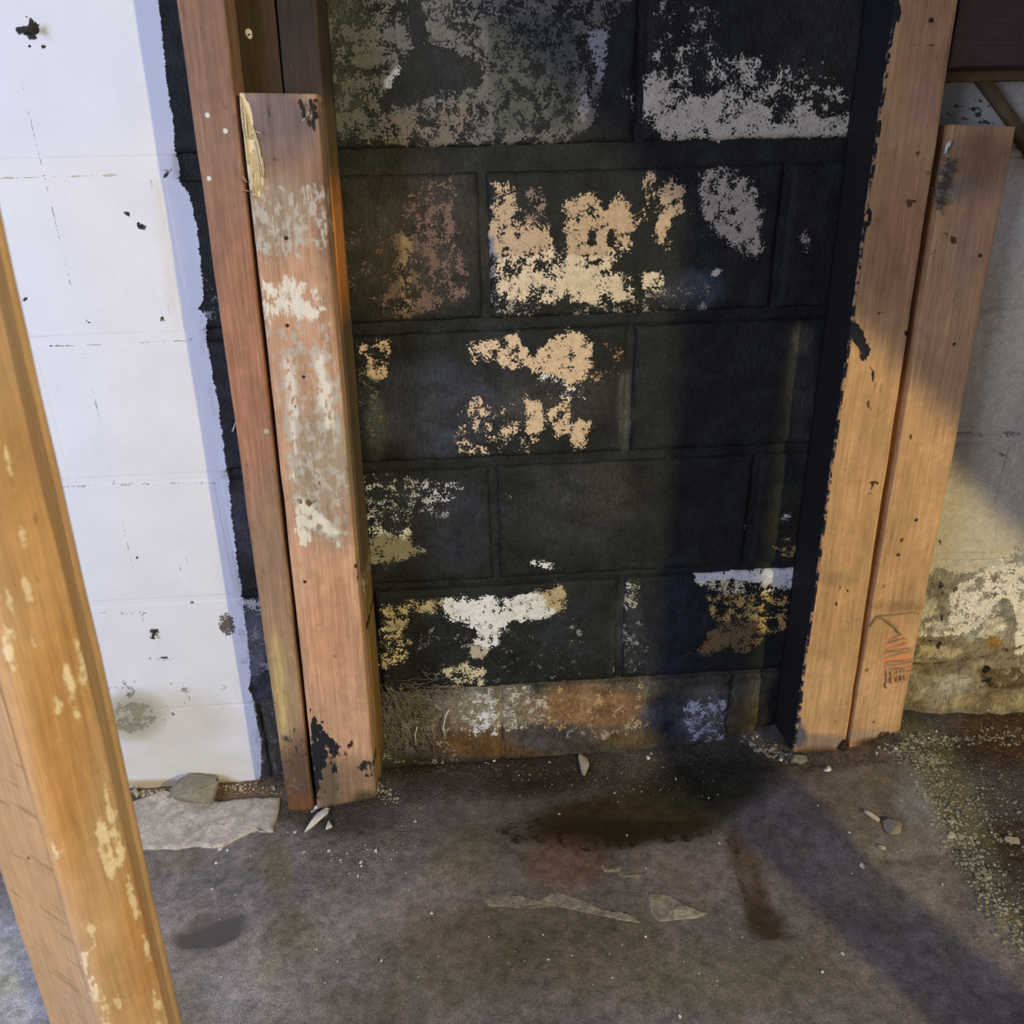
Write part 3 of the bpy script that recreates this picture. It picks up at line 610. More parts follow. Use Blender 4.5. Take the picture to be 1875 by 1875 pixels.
FP = [([(455, 1670), (440, 1715), (380, 1740), (330, 1735), (318, 1712), (370, 1695), (400, 1680), (430, 1672)], A((76, 70, 68), .62), .10, 20),
      ([(1100, 1585), (1140, 1590), (1140, 1598), (1105, 1598)], A((150, 140, 110), .66), .03, 6), ([(1135, 1602), (1178, 1600), (1176, 1608), (1140, 1610)], A((150, 145, 112), .66), .08, 5),
      ([(760, 1640), (870, 1642), (865, 1655), (780, 1650)], A((120, 110, 78), .62), -.06, 8),
      ([(1345, 1520), (1360, 1600), (1385, 1680), (1440, 1715), (1395, 1722), (1370, 1690), (1350, 1610), (1330, 1540)], A((52, 38, 26), .62), .02, 12),
      ([(900, 1515), (1000, 1495), (1150, 1500), (1250, 1505), (1310, 1505), (1300, 1530), (1240, 1545), (1180, 1540), (1150, 1560), (1060, 1560), (1000, 1545), (940, 1545)], A((36, 27, 12), .6), .03, 18),
      ([(240, 1440), (500, 1440), (515, 1470), (420, 1480), (260, 1490)], A((134, 108, 84), .75), .05, 16)]
mb, cb = masks(U, V, ca, FP)
gpoly = [(1370, 1350), (1640, 1350), (1760, 1330), (1900, 1340), (1900, 1720), (1800, 1600), (1720, 1520), (1690, 1440), (1640, 1400), (1560, 1410), (1460, 1400)]
gr = np.clip(poly_sd(U, V, gpoly) / 25 + .5, 0, 1)
gr = np.maximum(gr, np.clip(poly_sd(U, V, [(1600, 1390), (1740, 1370), (1860, 1600), (1890, 1760), (1780, 1640), (1700, 1500)]) / 20 + .5, 0, 1))
gr = np.maximum(gr, .7 * np.clip((P[:, 1] + .10) / .05, 0, 1)) * vis
gr = np.maximum(gr, .45 * np.clip(1 - np.hypot(P[:, 0] + .45, P[:, 1] + .12) / .16, 0, 1))
kg = (np.clip(poly_sd(U, V, [(1620, 1380), (1720, 1375), (1780, 1500), (1880, 1700), (1860, 1740), (1760, 1600), (1700, 1500)]) / 25 + .5, 0, 1) * .8)[:, None]
ca = ca * (1 - kg) + A((150, 142, 112), .72) * kg
wt = np.clip(poly_sd(U, V, [(900, 1400), (1350, 1380), (1450, 1480), (1330, 1540), (1000, 1560), (880, 1500)]) / 60 + .6, 0, 1) * .5
wt = np.where(vis, wt, 0)
P[:, 2] = floor_h(P[:, 0], P[:, 1]) + np.where(vis, .0035, .001) * fbm(P, 7, 5, 2) + .0035 * gr * fbm(P, 70, 3, 6)
# scars of a broken screed: the surface drops along a ragged line
P[:, 2] -= .003 * np.clip(poly_sd(U, V, [(455, 1670), (440, 1715), (380, 1740), (330, 1735), (318, 1712), (370, 1695), (400, 1680)]) / 6 + .5, 0, 1) * vis
R, C = X.shape; idx = np.arange(R * C).reshape(R, C)
Fc = np.stack([idx[:-1, :-1].ravel(), idx[:-1, 1:].ravel(), idx[1:, 1:].ravel(), idx[1:, :-1].ravel()], 1).tolist()
floor = new_mesh('floor', P, Fc, M_FLOOR, attrs={'ca': ca, 'cb': cb, 'mb': mb, 'gr': gr, 'wt': wt}); floor['kind'] = 'structure'

def on_floor(u, v):
    z = 0.0
    for _ in range(6):
        p = at_z(u, v, z); z = float(floor_h(np.array([p[0]]), np.array([p[1]]))[0])
    return np.array([p[0], p[1], z])

# ------------------------------------------------------------------ timbers
def timber(parent, name, tl, tr, bl, br, yt, yb, thick, cols, patches=(), dark=(), mat=None, seed=1, wob=.0012, step=.006, rr=.003, edge_dark=None, cuts=()):
    """upright plank: four face corners in photo pixels at depth plane y (top yt, bottom yb)"""
    TL, TR = at_y(*tl, yt), at_y(*tr, yt); BLc, BR = at_y(*bl, yb), at_y(*br, yb)
    length = np.linalg.norm(TL - BLc); wid = np.linalg.norm(TR - TL)
    nl = int(length / step); ns = max(8, int(wid / .005)); nd = max(3, int(thick / .008))
    sec = []                                           # (s offset m from left, from right flag, depth)
    for k in range(ns + 1): sec.append((k / ns, 0.0, 0, 0))
    loop = []
    # front face from left to right, arrises rounded
    for a in (0, 30, 60, 90):
        r = math.radians(a); loop.append((0.0, rr * (1 - math.sin(r)), rr * (1 - math.cos(r)) if False else rr * (1 - math.sin(r)), a))
    loop = []
    def add(s, ds, d): loop.append((s, ds, d))
    for a in (90, 60, 30): r = math.radians(a); add(0, rr * (1 - math.cos(math.pi / 2 - r)) if False else rr * (1 - math.sin(r)), rr * (1 - math.cos(r)))
    loop.clear()
    for k in range(4):
        r = math.radians(90 * k / 3); add(0, rr * (1 - math.cos(r)), rr * (1 - math.sin(r)))
    for k in range(1, ns): add(k / ns, 0, 0)
    for k in range(4):
        r = math.radians(90 - 90 * k / 3); add(1, -rr * (1 - math.cos(r)), rr * (1 - math.sin(r)))
    for k in range(1, nd + 1): add(1, 0, rr + (thick - rr) * k / nd)
    for k in range(nd, 0, -1): add(0, 0, rr + (thick - rr) * k / nd)
    L = np.array(loop); m = len(L)
    V3 = []; GC = []; FP3 = []
    tt = np.linspace(0, 1, nl + 1)
    rd = (TR - TL) / wid
    for t in tt:
        a = TL * (1 - t) + BLc * t; b = TR * (1 - t) + BR * t
        pt = a[None] * (1 - L[:, :1]) + b[None] * L[:, :1] + rd[None] * L[:, 1:2]
        fp = pt.copy()
        pt[:, 1] += L[:, 2]
        V3.append(pt); FP3.append(fp)
        GC.append(np.stack([L[:, 0] * wid + seed * .7, L[:, 2] + seed * .31, np.full(m, t * length + seed * 1.3)], 1))
    V3 = np.vstack(V3); GC = np.vstack(GC); FP3 = np.vstack(FP3)
    U, Vv = proj(FP3)
    # wobble
    nz = fbm(GC * [1, 1, .35], 30, 3, seed)
    V3[:, 0] += wob * nz; V3[:, 1] += wob * fbm(GC * [1, 1, .3], 26, 3, seed + 9)
    ca = tints(U, Vv, np.tile(cols[0], (len(U), 1)), cols[1])
    mb, cb = masks(U, Vv, ca, patches, cuts); md, cd = masks(U, Vv, np.tile(A((30, 24, 20), .8), (len(U), 1)), dark)
    if edge_dark is not None:                          # tar on one side of the plank
        side, c = edge_dark
        sel = (np.tile(L[:, 0], nl + 1) < .001) & (np.tile(L[:, 2], nl + 1) > rr * 1.01) if side == 'l' else (np.tile(L[:, 0], nl + 1) > .999) & (np.tile(L[:, 2], nl + 1) > rr * 1.01)
        md = np.where(sel, .4, md); cd = np.where(sel[:, None], c, cd)
        arr = (np.tile(L[:, 0], nl + 1) < .001) & ~sel if side == 'l' else np.zeros(len(U), bool)
        md = np.where(arr, np.maximum(md, .03), md); cd = np.where(arr[:, None], c, cd)
    Fc = []
    for i in range(nl):
        for k in range(m):
            k2 = (k + 1) % m
            Fc.append([i * m + k, (i + 1) * m + k, (i + 1) * m + k2, i * m + k2])
    Fc.append(list(range(m))); Fc.append([nl * m + k for k in range(m)][::-1])
    z = np.zeros(len(U))
    ob = new_mesh(name, V3, Fc, mat or M_WOOD, parent, attrs={'ca': ca, 'cb': cb, 'mb': mb, 'md': md, 'cd': cd, 'gc': GC, 'sw': z}, smooth=True,
                  origin=np.array(parent.location) if parent is not None else (BLc + BR) / 2)
    return ob

def disc(parent, name, u, v, y, r, mat, bulge=.0015):
    c = at_y(u, v, y); n = 12; V3 = []; Fc = []
    for ring, (rr_, dy) in enumerate([(r, .002), (r, -bulge * .5), (r * .7, -bulge)]):
        for k in range(n):
            a = k * math.tau / n; V3.append(c + np.array([rr_ * math.cos(a), dy, rr_ * math.sin(a)]))
    for q in range(2):
        for k in range(n): Fc.append([q * n + k, q * n + (k + 1) % n, (q + 1) * n + (k + 1) % n, (q + 1) * n + k])
    Fc.append([2 * n + k for k in range(n)])
    return new_mesh(name, V3, Fc, mat, parent, origin=c)

def tube(pts, r, n=5):
    pts = [np.asarray(p, float) for p in pts]; V3 = []; Fc = []
    for i, p in enumerate(pts):
        d = pts[min(i + 1, len(pts) - 1)] - pts[max(i - 1, 0)]; d = d / (np.linalg.norm(d) + 1e-9)
        a = np.cross(d, [0.0, 1.0, .2]); a /= np.linalg.norm(a) + 1e-9; b = np.cross(d, a)
        rr_ = r[i] if hasattr(r, '__len__') else r
        for k in range(n):
            t = k * math.tau / n; V3.append(p + rr_ * (a * math.cos(t) + b * math.sin(t)))
    for i in range(len(pts) - 1):
        for k in range(n): Fc.append([i * n + k, i * n + (k + 1) % n, (i + 1) * n + (k + 1) % n, (i + 1) * n + k])
    Fc.append(list(range(n))[::-1]); Fc.append([(len(pts) - 1) * n + k for k in range(n)])
    return V3, Fc

def merge(parts):
    V3 = []; Fc = []
    for v, f in parts:
        o = len(V3); V3 += list(v); Fc += [[i + o for i in q] for q in f]
    return V3, Fc

def sliver(p0, p1, wd, y0, lift, taper=.3):
    """thin wedge of split wood from p0 to p1 (world x,z), standing off the face at y0"""
    d = p1 - p0; L = np.linalg.norm(d); d /= L; nrm = np.array([-d[2], 0, d[0]])
    V3 = []
    for t, wq, dy in ((0, .6, 0), (.35, 1, -lift), (.8, .7, -lift * 1.1), (1, taper, -lift * 1.5)):
        c = p0 + d * L * t
        for sg, yy in ((-1, .001), (-.6, dy - .0008), (.6, dy - .0008), (1, .001)):
            V3.append(c + nrm * wd * wq * sg * .5 + np.array([0, yy, 0]))
    Fc = []
    for i in range(3):
        for k in range(3): Fc.append([i * 4 + k, i * 4 + k + 1, (i + 1) * 4 + k + 1, (i + 1) * 4 + k])
    Fc.append([3, 2, 1, 0]); Fc.append([12, 13, 14, 15])
    return V3, Fc

def knot(x, y, rx, ry, c=None, a=0, cap=.1): return (ell(x, y, rx, ry, a), A((62, 40, 26), .7) if c is None else c, cap, 5)

TAR = A((28, 30, 34), .7)
# --- left group
YA = -.132
b_ = at_y(552, 1488, YA)
sa = empty('wall_stud', (b_[0], YA + .045, 0), 'narrow reddish brown wall stud left of the short paint-smeared board', 'stud')
RED = A((146, 110, 92), .76)
timber(sa, 'timber', (300, -160), (392, -160), (527, 1486), (574, 1484), YA, YA, .12,
       (RED, [(370, 100, 60, 160, A((124, 97, 84), .72), .9), (410, 260, 60, 60, A((120, 96, 84), .66), .6), (450, 650, 60, 250, A((158, 112, 86), .72), .7), (500, 1050, 50, 200, A((148, 122, 98), .76), .9),
              (520, 1270, 40, 120, A((160, 138, 106), .8), .9), (512, 1260, 12, 110, A((196, 172, 118), .82), .9, -4), (548, 1440, 40, 100, A((92, 74, 60), .8), .95), (552, 1470, 30, 25, A((110, 72, 48), .8), .8)]),
       [([(515, 1340), (565, 1330), (575, 1460), (525, 1470)], A((112, 98, 84), .8), -.03, 14)],
       [knot(395, 12, 6, 5), (ell(540, 1380, 20, 40), A((52, 44, 42), .8), -.06, 14), (ell(388, 118, 4, 3), A((90, 60, 50), .7), .05, 4), (ell(508, 1292, 14, 5, 10), A((90, 62, 36), .8), -.01, 5),
        (ell(450, 250, 40, 12), A((90, 78, 74), .7), -.1, 8), (ell(560, 1420, 12, 50), A((56, 50, 46), .8), -.05, 10)], seed=1, wob=.0016)
for (x, y) in ((380, 211), (413, 240), (383, 327)):
    disc(sa, 'paint_fleck', x, y, YA, .0028, M_CHIP, .0008)
disc(sa, 'paint_fleck', 488, 790, YA, .004, M_TAN, .0008)

# studs that stand behind the short board, dark and bare above it
DKB = A((56, 43, 32), .60)
b_ = at_y(640, 1440, -.086)
sb = empty('wall_stud', (b_[0] - .03, -.04, 0), 'dark brown wall stud half hidden behind the short board, nearest the narrow reddish stud', 'stud')
timber(sb, 'timber', (392, -160), (486, -160), (596, 1452), (648, 1452), -.086, -.086, .08, (DKB, [(450, 60, 40, 60, A((54, 46, 28), .60), .6)]), [], [], seed=2)
disc(sb, 'paint_fleck', 455, 60, -.086, .004, M_CHIP, .0008); disc(sb, 'paint_fleck', 457, 66, -.086, .003, M_CHIP, .0008)
sb2 = empty('wall_stud', (b_[0] + .03, -.04, 0), 'dark brown wall stud half hidden behind the short board, with a sliver of orange showing', 'stud')
timber(sb2, 'timber', (490, -160), (566, -160), (640, 1430), (697, 1425), -.092, -.092, .086,
       (A((84, 70, 52), .6), [(520, 40, 80, 190, A((46, 36, 32), .60), 1), (530, 130, 80, 90, A((50, 40, 36), .60), 1), (598, 300, 30, 70, A((90, 74, 50), .6), .9), (600, 500, 30, 170, A((180, 116, 62), .6), .99),
        (680, 1250, 40, 200, A((124, 96, 54), .62), .9)]),
       [([(640, 1050), (675, 1050), (672, 1090), (650, 1080)], A((150, 145, 120), .7), .05, 8)],
       [(ell(525, 130, 14, 24), A((150, 130, 120), .4), -.13, 8), (ell(512, 78, 5, 6), A((20, 14, 12), .4), .1, 4), (ell(602, 540, 16, 3, -30), A((60, 36, 18), .7), .05, 4), (ell(663, 1060, 12, 24), A((50, 34, 24), .7), -.03, 8),
        (ell(672, 1145, 3, 9), A((50, 30, 18), .7), .1, 4)], seed=3)

# the short board nailed over them
YB = -.136
b_ = at_y(630, 1475, YB)
bb = empty('short_board', (b_[0], YB + .02, 0), 'short weathered board smeared with white paint, splintered at its top left corner', 'board')
SAL = A((190, 150, 120), .80)
WP = A((216, 212, 198), .84); GP = A((172, 166, 154), .80)
left_rag = [(436, 170), (448, 170), (462, 206), (466, 236), (472, 262), (484, 290), (486, 325), (480, 350), (474, 366), (458, 352), (450, 300), (440, 220)]
timber(bb, 'plank', (437, 170), (579, 172), (581, 1480), (689, 1462), YB, YB, .042,
       (SAL, [(500, 240, 100, 90, A((112, 98, 96), .70), 1), (545, 300, 70, 60, A((128, 104, 92), .7), .7), (545, 340, 60, 50, A((138, 110, 92), .72), .8), (510, 400, 60, 80, A((150, 134, 116), .74), .9), (590, 400, 20, 120, A((120, 92, 76), .74), .7, -6),
              (540, 480, 60, 40, A((176, 138, 110), .76), .8), (600, 590, 20, 80, A((140, 104, 74), .76), .5),
              (590, 860, 60, 130, A((160, 146, 122), .8), .9), (620, 960, 30, 60, A((160, 132, 106), .8), .7), (610, 1150, 60, 130, A((196, 148, 112), .8), .8), (655, 1180, 20, 200, A((186, 148, 116), .8), .5),
              (640, 1440, 60, 60, A((138, 112, 88), .8), .9), (600, 1440, 30, 60, A((96, 86, 72), .8), .8), (670, 1466, 26, 20, A((70, 58, 44), .8), .9)]),
       [([(462, 345), (520, 350), (590, 330), (600, 420), (595, 470), (570, 440), (540, 470), (480, 480), (468, 430)], GP, .02, 14),
        ([(478, 515), (540, 505), (592, 540), (598, 575), (560, 590), (520, 575), (482, 590)], WP, .12, 12),
        ([(482, 590), (600, 585), (620, 700), (628, 860), (640, 990), (615, 1000), (600, 985), (575, 975), (545, 998), (535, 900), (520, 830), (505, 740)], GP, .0, 16),
        ([(512, 642), (545, 642), (552, 800), (545, 900), (530, 880), (520, 760)], WP, .12, 10), ([(568, 640), (600, 636), (612, 730), (622, 800), (590, 790), (575, 720)], WP, .12, 10),
        ([(536, 900), (560, 905), (600, 940), (628, 975), (620, 1000), (600, 985), (575, 972), (560, 1000), (542, 998)], A((214, 210, 190), .82), .14, 8)],
       [(left_rag, A((214, 198, 164), .84), .2, 4), knot(503, 290, 11, 6, A((84, 60, 50), .72)), knot(524, 436, 3, 3), knot(526, 596, 3, 3), knot(511, 347, 3, 4), knot(556, 690, 3, 3), knot(540, 745, 4, 6, A((110, 92, 60), .8)),
        (ell(568, 920, 6, 8), A((92, 60, 48), .8), .1, 4), (ell(585, 884, 6, 3, 40), A((130, 100, 60), .8), .05, 4), (ell(560, 915, 24, 9), A((120, 104, 84), .8), -.05, 5),
        ([(562, 186), (580, 178), (580, 240), (560, 232), (548, 205), (545, 180)], A((36, 30, 28), .7), .02, 9), (ell(490, 200, 5, 30, -8), A((60, 54, 56), .7), .0, 7),
        knot(558, 1065, 3, 3), knot(602, 1153, 5, 6, A((120, 70, 40), .8)), (ell(612, 1205, 4, 22, 8), A((120, 78, 52), .8), .0, 5), (ell(590, 1140, 10, 50, 4), A((160, 112, 80), .8), -.06, 6),
        ([(568, 1296), (580, 1320), (600, 1344), (624, 1366), (622, 1385), (600, 1380), (596, 1400), (585, 1440), (580, 1476), (574, 1476)], TAR, .14, 6),
        (ell(632, 1380, 5, 5), A((90, 52, 36), .8), .1, 4), (ell(642, 1362, 4, 9), A((60, 40, 34), .8), .1, 4), (ell(610, 1400, 8, 16), TAR, .0, 8), (ell(648, 1402, 10, 18), A((80, 72, 64), .8), -.04, 8),
        (ell(672, 1408, 17, 16), A((32, 42, 38), .8), .04, 7), (ell(604, 1450, 20, 26), A((70, 62, 56), .8), -.04, 9), (ell(658, 1290, 30, 3), A((150, 110, 80), .8), -.1, 4),
        (ell(590, 1322, 2.5, 2.5), A((80, 40, 26), .8), .1, 3), (ell(651, 1050, 8, 20), A((60, 44, 34), .8), -.02, 6)], seed=4, wob=.0014, cuts=[])
# torn, pale splintered corner
PALE = NT('fresh_split_wood'); _tc = PALE.n('ShaderNodeTexCoord').outputs['Object']
_g = PALE.noise(PALE.vmul(_tc, (1, 1, .05)), 420, 4, .6)
_c = PALE.n('ShaderNodeRGB'); _c.outputs[0].default_value = (.76, .66, .47, 1)
PALE.l(PALE.scale(_c.outputs[0], PALE.gain(_g, .72, 1.15)), PALE.b.inputs['Base Color']); PALE.b.inputs['Roughness'].default_value = .8
PALE.l(PALE.bump(_g, .001, .8), PALE.b.inputs['Normal'])
ORNG = NT('fresh_orange_wood'); _tc = ORNG.n('ShaderNodeTexCoord').outputs['Object']
_g = ORNG.noise(ORNG.vmul(_tc, (.12, 1, 1)), 330, 4, .6)
_c = ORNG.n('ShaderNodeRGB'); _c.outputs[0].default_value = (.56, .33, .17, 1)
ORNG.l(ORNG.scale(_c.outputs[0], ORNG.gain(_g, .6, 1.2)), ORNG.b.inputs['Base Color']); ORNG.b.inputs['Roughness'].default_value = .8
ORNG.l(ORNG.bump(_g, .001, .8), ORNG.b.inputs['Normal'])
parts = []
left = [(438, 172), (443, 220), (448, 270), (453, 320), (458, 352)]; rightl = [(447, 172), (460, 205), (466, 250), (482, 290), (485, 325), (478, 362)]
def interp(pl, v):
    for (x0, y0), (x1, y1) in zip(pl[:-1], pl[1:]):
        if y0 <= v <= y1: return x0 + (x1 - x0) * (v - y0) / (y1 - y0)
    return pl[-1][0] if v > pl[-1][1] else pl[0][0]
for i in range(24):
    v0 = random.uniform(172, 330); v1 = min(v0 + random.uniform(25, 70), 362)
    s_ = random.random()
    u0 = interp(left, v0) * (1 - s_) + interp(rightl, v0) * s_; u1 = interp(left, v1) * (1 - s_) + interp(rightl, v1) * s_ + random.uniform(-2, 2)
    parts.append(sliver(at_y(u0, v0, YB - .001), at_y(u1, v1, YB - .001), random.uniform(.0010, .0024), YB, random.uniform(.0006, .0016)))
V3, Fc = merge(parts); o = new_mesh('torn_splinters', V3, Fc, PALE.m, bb, origin=at_y(460, 350, YB)); o['label'] = 'pale freshly torn wood fibres'
for (u0, v0, u1, v1) in ((466, 240, 478, 244), (462, 246, 474, 262), (452, 334, 445, 322), (455, 350, 448, 348), (458, 352, 466, 338), (560, 216, 552, 222), (561, 214, 566, 205), (566, 212, 572, 213)):
    p0 = at_y(u0, v0, YB - .001); p1 = at_y(u1, v1, YB - .007)
    V3, Fc = tube([p0, (p0 + p1) / 2 + [0, -.001, 0], p1], [.0007, .0006, .0003], 4); new_mesh('splinter', V3, Fc, PALE.m, bb, origin=p0)
for (u, v) in ((524, 436), (526, 596), (556, 690), (558, 1065), (590, 1322)): disc(bb, 'nail_head', u, v, YB, .0023, M_IRON, .0006)

# --- right group
YD = -.082
b_ = at_y(1495, 1385, YD)
sd_ = empty('wall_stud', (b_[0], YD + .04, b_[2]), 'full-height orange wall stud with black tar along its left edge', 'stud')
OR = A((184, 145, 104), .77)
timber(sd_, 'timber', (1662, -160), (1780, -160), (1450, 1378), (1546, 1376), YD, YD, .08,
       (OR, [(1700, 60, 60, 140, A((168, 128, 94), .74), .7), (1690, 190, 30, 50, A((176, 132, 116), .74), .5), (1660, 420, 50, 150, A((174, 128, 96), .74), .7), (1620, 470, 40, 90, A((156, 112, 82), .74), .5),
             (1510, 1280, 60, 90, A((196, 158, 118), .78), .8), (1500, 1358, 60, 16, A((138, 120, 108), .75), .9), (1463, 1348, 14, 20, A((92, 92, 104), .75), .8), (1500, 1378, 60, 12, A((84, 66, 50), .75), .9),
             (1530, 1060, 40, 14, A((150, 120, 90), .76), .6)]),
       [], [knot(1705, 37, 5, 5), knot(1680, 280, 9, 8, A((104, 74, 44), .7), 0, .05), (ell(1712, 110, 3, 3), A((50, 34, 24), .7), .05, 4),
            knot(1664, 372, 7, 10, A((92, 62, 40), .7)), (ell(1700, 305, 8, 20, 10), A((130, 90, 60), .7), -.03, 6), knot(1672, 365, 5, 5),
            (ell(1700, 212, 8, 3), A((40, 26, 20), .7), .1, 4), (ell(1722, 214, 14, 1.8), A((60, 40, 26), .7), .06, 3), (ell(1672, 80, 12, 2.5, 10), A((80, 56, 36), .7), .03, 3), (ell(1700, 84, 14, 2.5, -10), A((80, 56, 36), .7), .0, 3),
            (ell(1637, 302, 10, 5), A((96, 64, 44), .7), -.02, 5), (ell(1600, 505, 12, 6), A((120, 84, 60), .7), -.06, 6),
            ([(1556, 590), (1568, 590), (1582, 608), (1592, 640), (1588, 662), (1574, 664), (1572, 640), (1560, 625), (1552, 640)], TAR, .15, 5), ([(1592, 668), (1600, 680), (1604, 715), (1596, 690)], TAR, .1, 4),
            ([(1588, 372), (1597, 385), (1600, 410), (1590, 416)], TAR, .12, 4), ([(1602, 225), (1616, 230), (1612, 252), (1602, 248)], TAR, .12, 4), ([(1630, 0), (1646, 0), (1648, 35), (1634, 50)], TAR, .1, 5),
            (ell(1590, 740, 5, 14, -25), A((84, 62, 34), .7), .03, 5), (ell(1580, 728, 12, 3, 20), A((100, 76, 44), .7), -.02, 4), knot(1600, 884, 8, 6, A((58, 42, 24), .7)), (ell(1594, 905, 4, 14, 6), A((84, 58, 36), .7), .0, 6),
            (ell(1598, 795, 4, 14, 5), A((110, 76, 44), .7), -.02, 5), (ell(1570, 635, 3, 3), TAR, .1, 3), knot(1612, 572, 9, 3, A((80, 52, 36), .7)), (ell(1628, 640, 3, 3), DK, .05, 3), (ell(1620, 638, 24, 2.5), A((120, 84, 60), .7), -.05, 4),
            (ell(1536, 1078, 6, 9), A((120, 70, 40), .7), -.02, 4), (ell(1550, 1080, 2, 8), A((44, 26, 16), .7), .1, 3), (ell(1557, 1082, 2, 8, 12), A((44, 26, 16), .7), .1, 3), knot(1531, 1105, 3, 5),
            (ell(1515, 1010, 14, 6), A((150, 96, 60), .76), -.06, 6), (ell(1660, 612, 4, 8), TAR, .05, 4),
            ([(1446, 1250), (1470, 1250), (1466, 1320), (1480, 1350), (1470, 1370), (1446, 1370)], A((84, 86, 100), .75), .05, 6)],
       seed=5, wob=.0022, edge_dark=('l', TAR))
for (u, v) in ((1705, 37), (1600, 884), (1531, 1105)): disc(sd_, 'nail_head', u, v, YD, .0026, M_IRON, .0006)

YE = -.080
b_ = at_y(1597, 1360, YE)
se = empty('short_stud', (b_[0], YE + .04, b_[2]), 'shorter orange stud with a torn gouge near its foot, right of the tarred stud', 'stud')
timber(se, 'timber', (1744, 228), (1862, 232), (1553, 1374), (1648, 1338), YE, YE, .078,
       (OR, [(1800, 290, 70, 60, A((132, 102, 76), .70), .95), (1780, 350, 60, 28, A((124, 110, 94), .7), .9), (1800, 420, 60, 80, A((178, 136, 106), .74), .7), (1800, 300, 20, 60, A((120, 90, 60), .7), .4), (1760, 480, 30, 90, A((164, 138, 112), .74), .5),
             (1720, 640, 50, 200, A((180, 142, 108), .74), .6), (1690, 900, 30, 120, A((196, 156, 110), .76), .5), (1600, 1270, 60, 70, A((200, 160, 122), .78), .8), (1600, 1346, 60, 14, A((158, 138, 120), .76), .8), (1610, 1362, 50, 14, A((74, 56, 42), .7), 1),
             (1640, 1110, 60, 10, A((150, 118, 84), .74), .8)]),
       [([(1726, 255), (1752, 235), (1750, 370), (1722, 372)], A((120, 116, 108), .6), -.02, 10)],
       [([(1624, 1168), (1650, 1160), (1662, 1185), (1668, 1200), (1667, 1232), (1655, 1244), (1640, 1250), (1630, 1240), (1620, 1240), (1616, 1210), (1620, 1180)], A((196, 130, 84), .76), .2, 4), knot(1745, 285, 4, 4, A((80, 56, 40), .7)), knot(1815, 330, 4, 3, A((80, 56, 40), .7)), knot(1748, 440, 6, 8, A((84, 58, 40), .7)), (ell(1712, 468, 6, 14), A((110, 80, 60), .7), -.03, 6), knot(1795, 468, 5, 7),
        (ell(1770, 470, 3, 26, 8), A((110, 80, 56), .7), -.02, 4), knot(1737, 532, 3, 6), (ell(1745, 560, 3, 40, 8), A((120, 84, 60), .7), -.04, 4), knot(1747, 630, 3, 3), (ell(1668, 800, 3, 8), A((70, 46, 30), .7), .05, 4),
        knot(1678, 952, 8, 3), knot(1653, 990, 6, 5, A((84, 56, 36), .7)), knot(1645, 1016, 2.5, 2.5), knot(1614, 1074, 9, 6, A((150, 100, 62), .7), 0, .05), knot(1588, 1225, 6, 5, A((120, 84, 60), .7)), (ell(1622, 1256, 4, 8), A((96, 66, 46), .7), .03, 4),
        knot(1602, 1322, 6, 4, A((110, 90, 80), .7)), (ell(1662, 1320, 6, 30), A((60, 50, 44), .7), -.1, 6), ([(1604, 1342), (1650, 1340), (1650, 1372), (1608, 1374)], A((66, 44, 32), .7), .02, 8),
        (ell(1730, 430, 12, 4, 20), A((90, 64, 44), .7), -.01, 5), (ell(1755, 420, 3, 16, 20), A((90, 64, 44), .7), -.03, 5)],
       seed=6, wob=.0018)
for (u, v) in ((1747, 630), (1645, 1016), (1678, 952)): disc(se, 'nail_head', u, v, YE, .0024, M_IRON, .0006)
# gouge of torn orange wood: stacked splits
parts = []
gl = [(1620, 1175), (1621, 1200), (1618, 1225), (1622, 1245)]; grr = [(1652, 1160), (1660, 1185), (1668, 1200), (1668, 1225), (1664, 1238)]
for i in range(9):
    v = 1166 + i * 8.4 + random.uniform(-1.5, 1.5)
    ul = interp(gl, max(v, 1176)) + random.uniform(-2, 4) + (8 if v < 1172 else 0); ur = interp(grr, v) + random.uniform(-5, 3)
    um = ul + (ur - ul) * random.uniform(.4, .7)
    parts.append(sliver(at_y(ul, v + 6, YE - .0005), at_y(ur, v - 5 + random.uniform(-2, 2), YE - .0005), random.uniform(.0052, .0078), YE, random.uniform(.0010, .0032), random.uniform(.3, .8)))
    if i % 2: parts.append(sliver(at_y(ul + 2, v + 2, YE - .0005), at_y(um, v - 1, YE - .0005), .003, YE, .0045, .2))
for i in range(5):
    u = 1626 + i * 8 + random.uniform(-2, 2); parts.append(sliver(at_y(u, 1222, YE - .0005), at_y(u - 2, 1250 - abs(i - 1) * 2, YE - .0005), .005, YE, .003, .25))
V3, Fc = merge(parts); o = new_mesh('torn_gouge', V3, Fc, ORNG.m, se, origin=at_y(1640, 1200, YE), smooth=False); o['label'] = 'bright orange torn wood fibres'
# twine
pts = [at_y(u, v, YE + dy) for u, v, dy in ((1592, 1148, -.002), (1600, 1138, -.003), (1608, 1129, -.004), (1622, 1136, -.004), (1640, 1150, -.003), (1646, 1160, -.002))]
tw = tube(pts, .0014, 6); pts2 = [at_y(u, v, YE + dy) for u, v, dy in ((1608, 1129, -.004), (1640, 1126, -.002), (1672, 1122, -.002), (1682, 1124, 0))]
tw2 = tube(pts2, [.0011, .0010, .0009, .0008], 6); V3, Fc = merge([tw, tw2])
tag(new_mesh('twine', V3, Fc, M_TWINE, origin=pts[0]), 'scrap of olive twine hooked across the orange stud above its torn gouge', 'string')
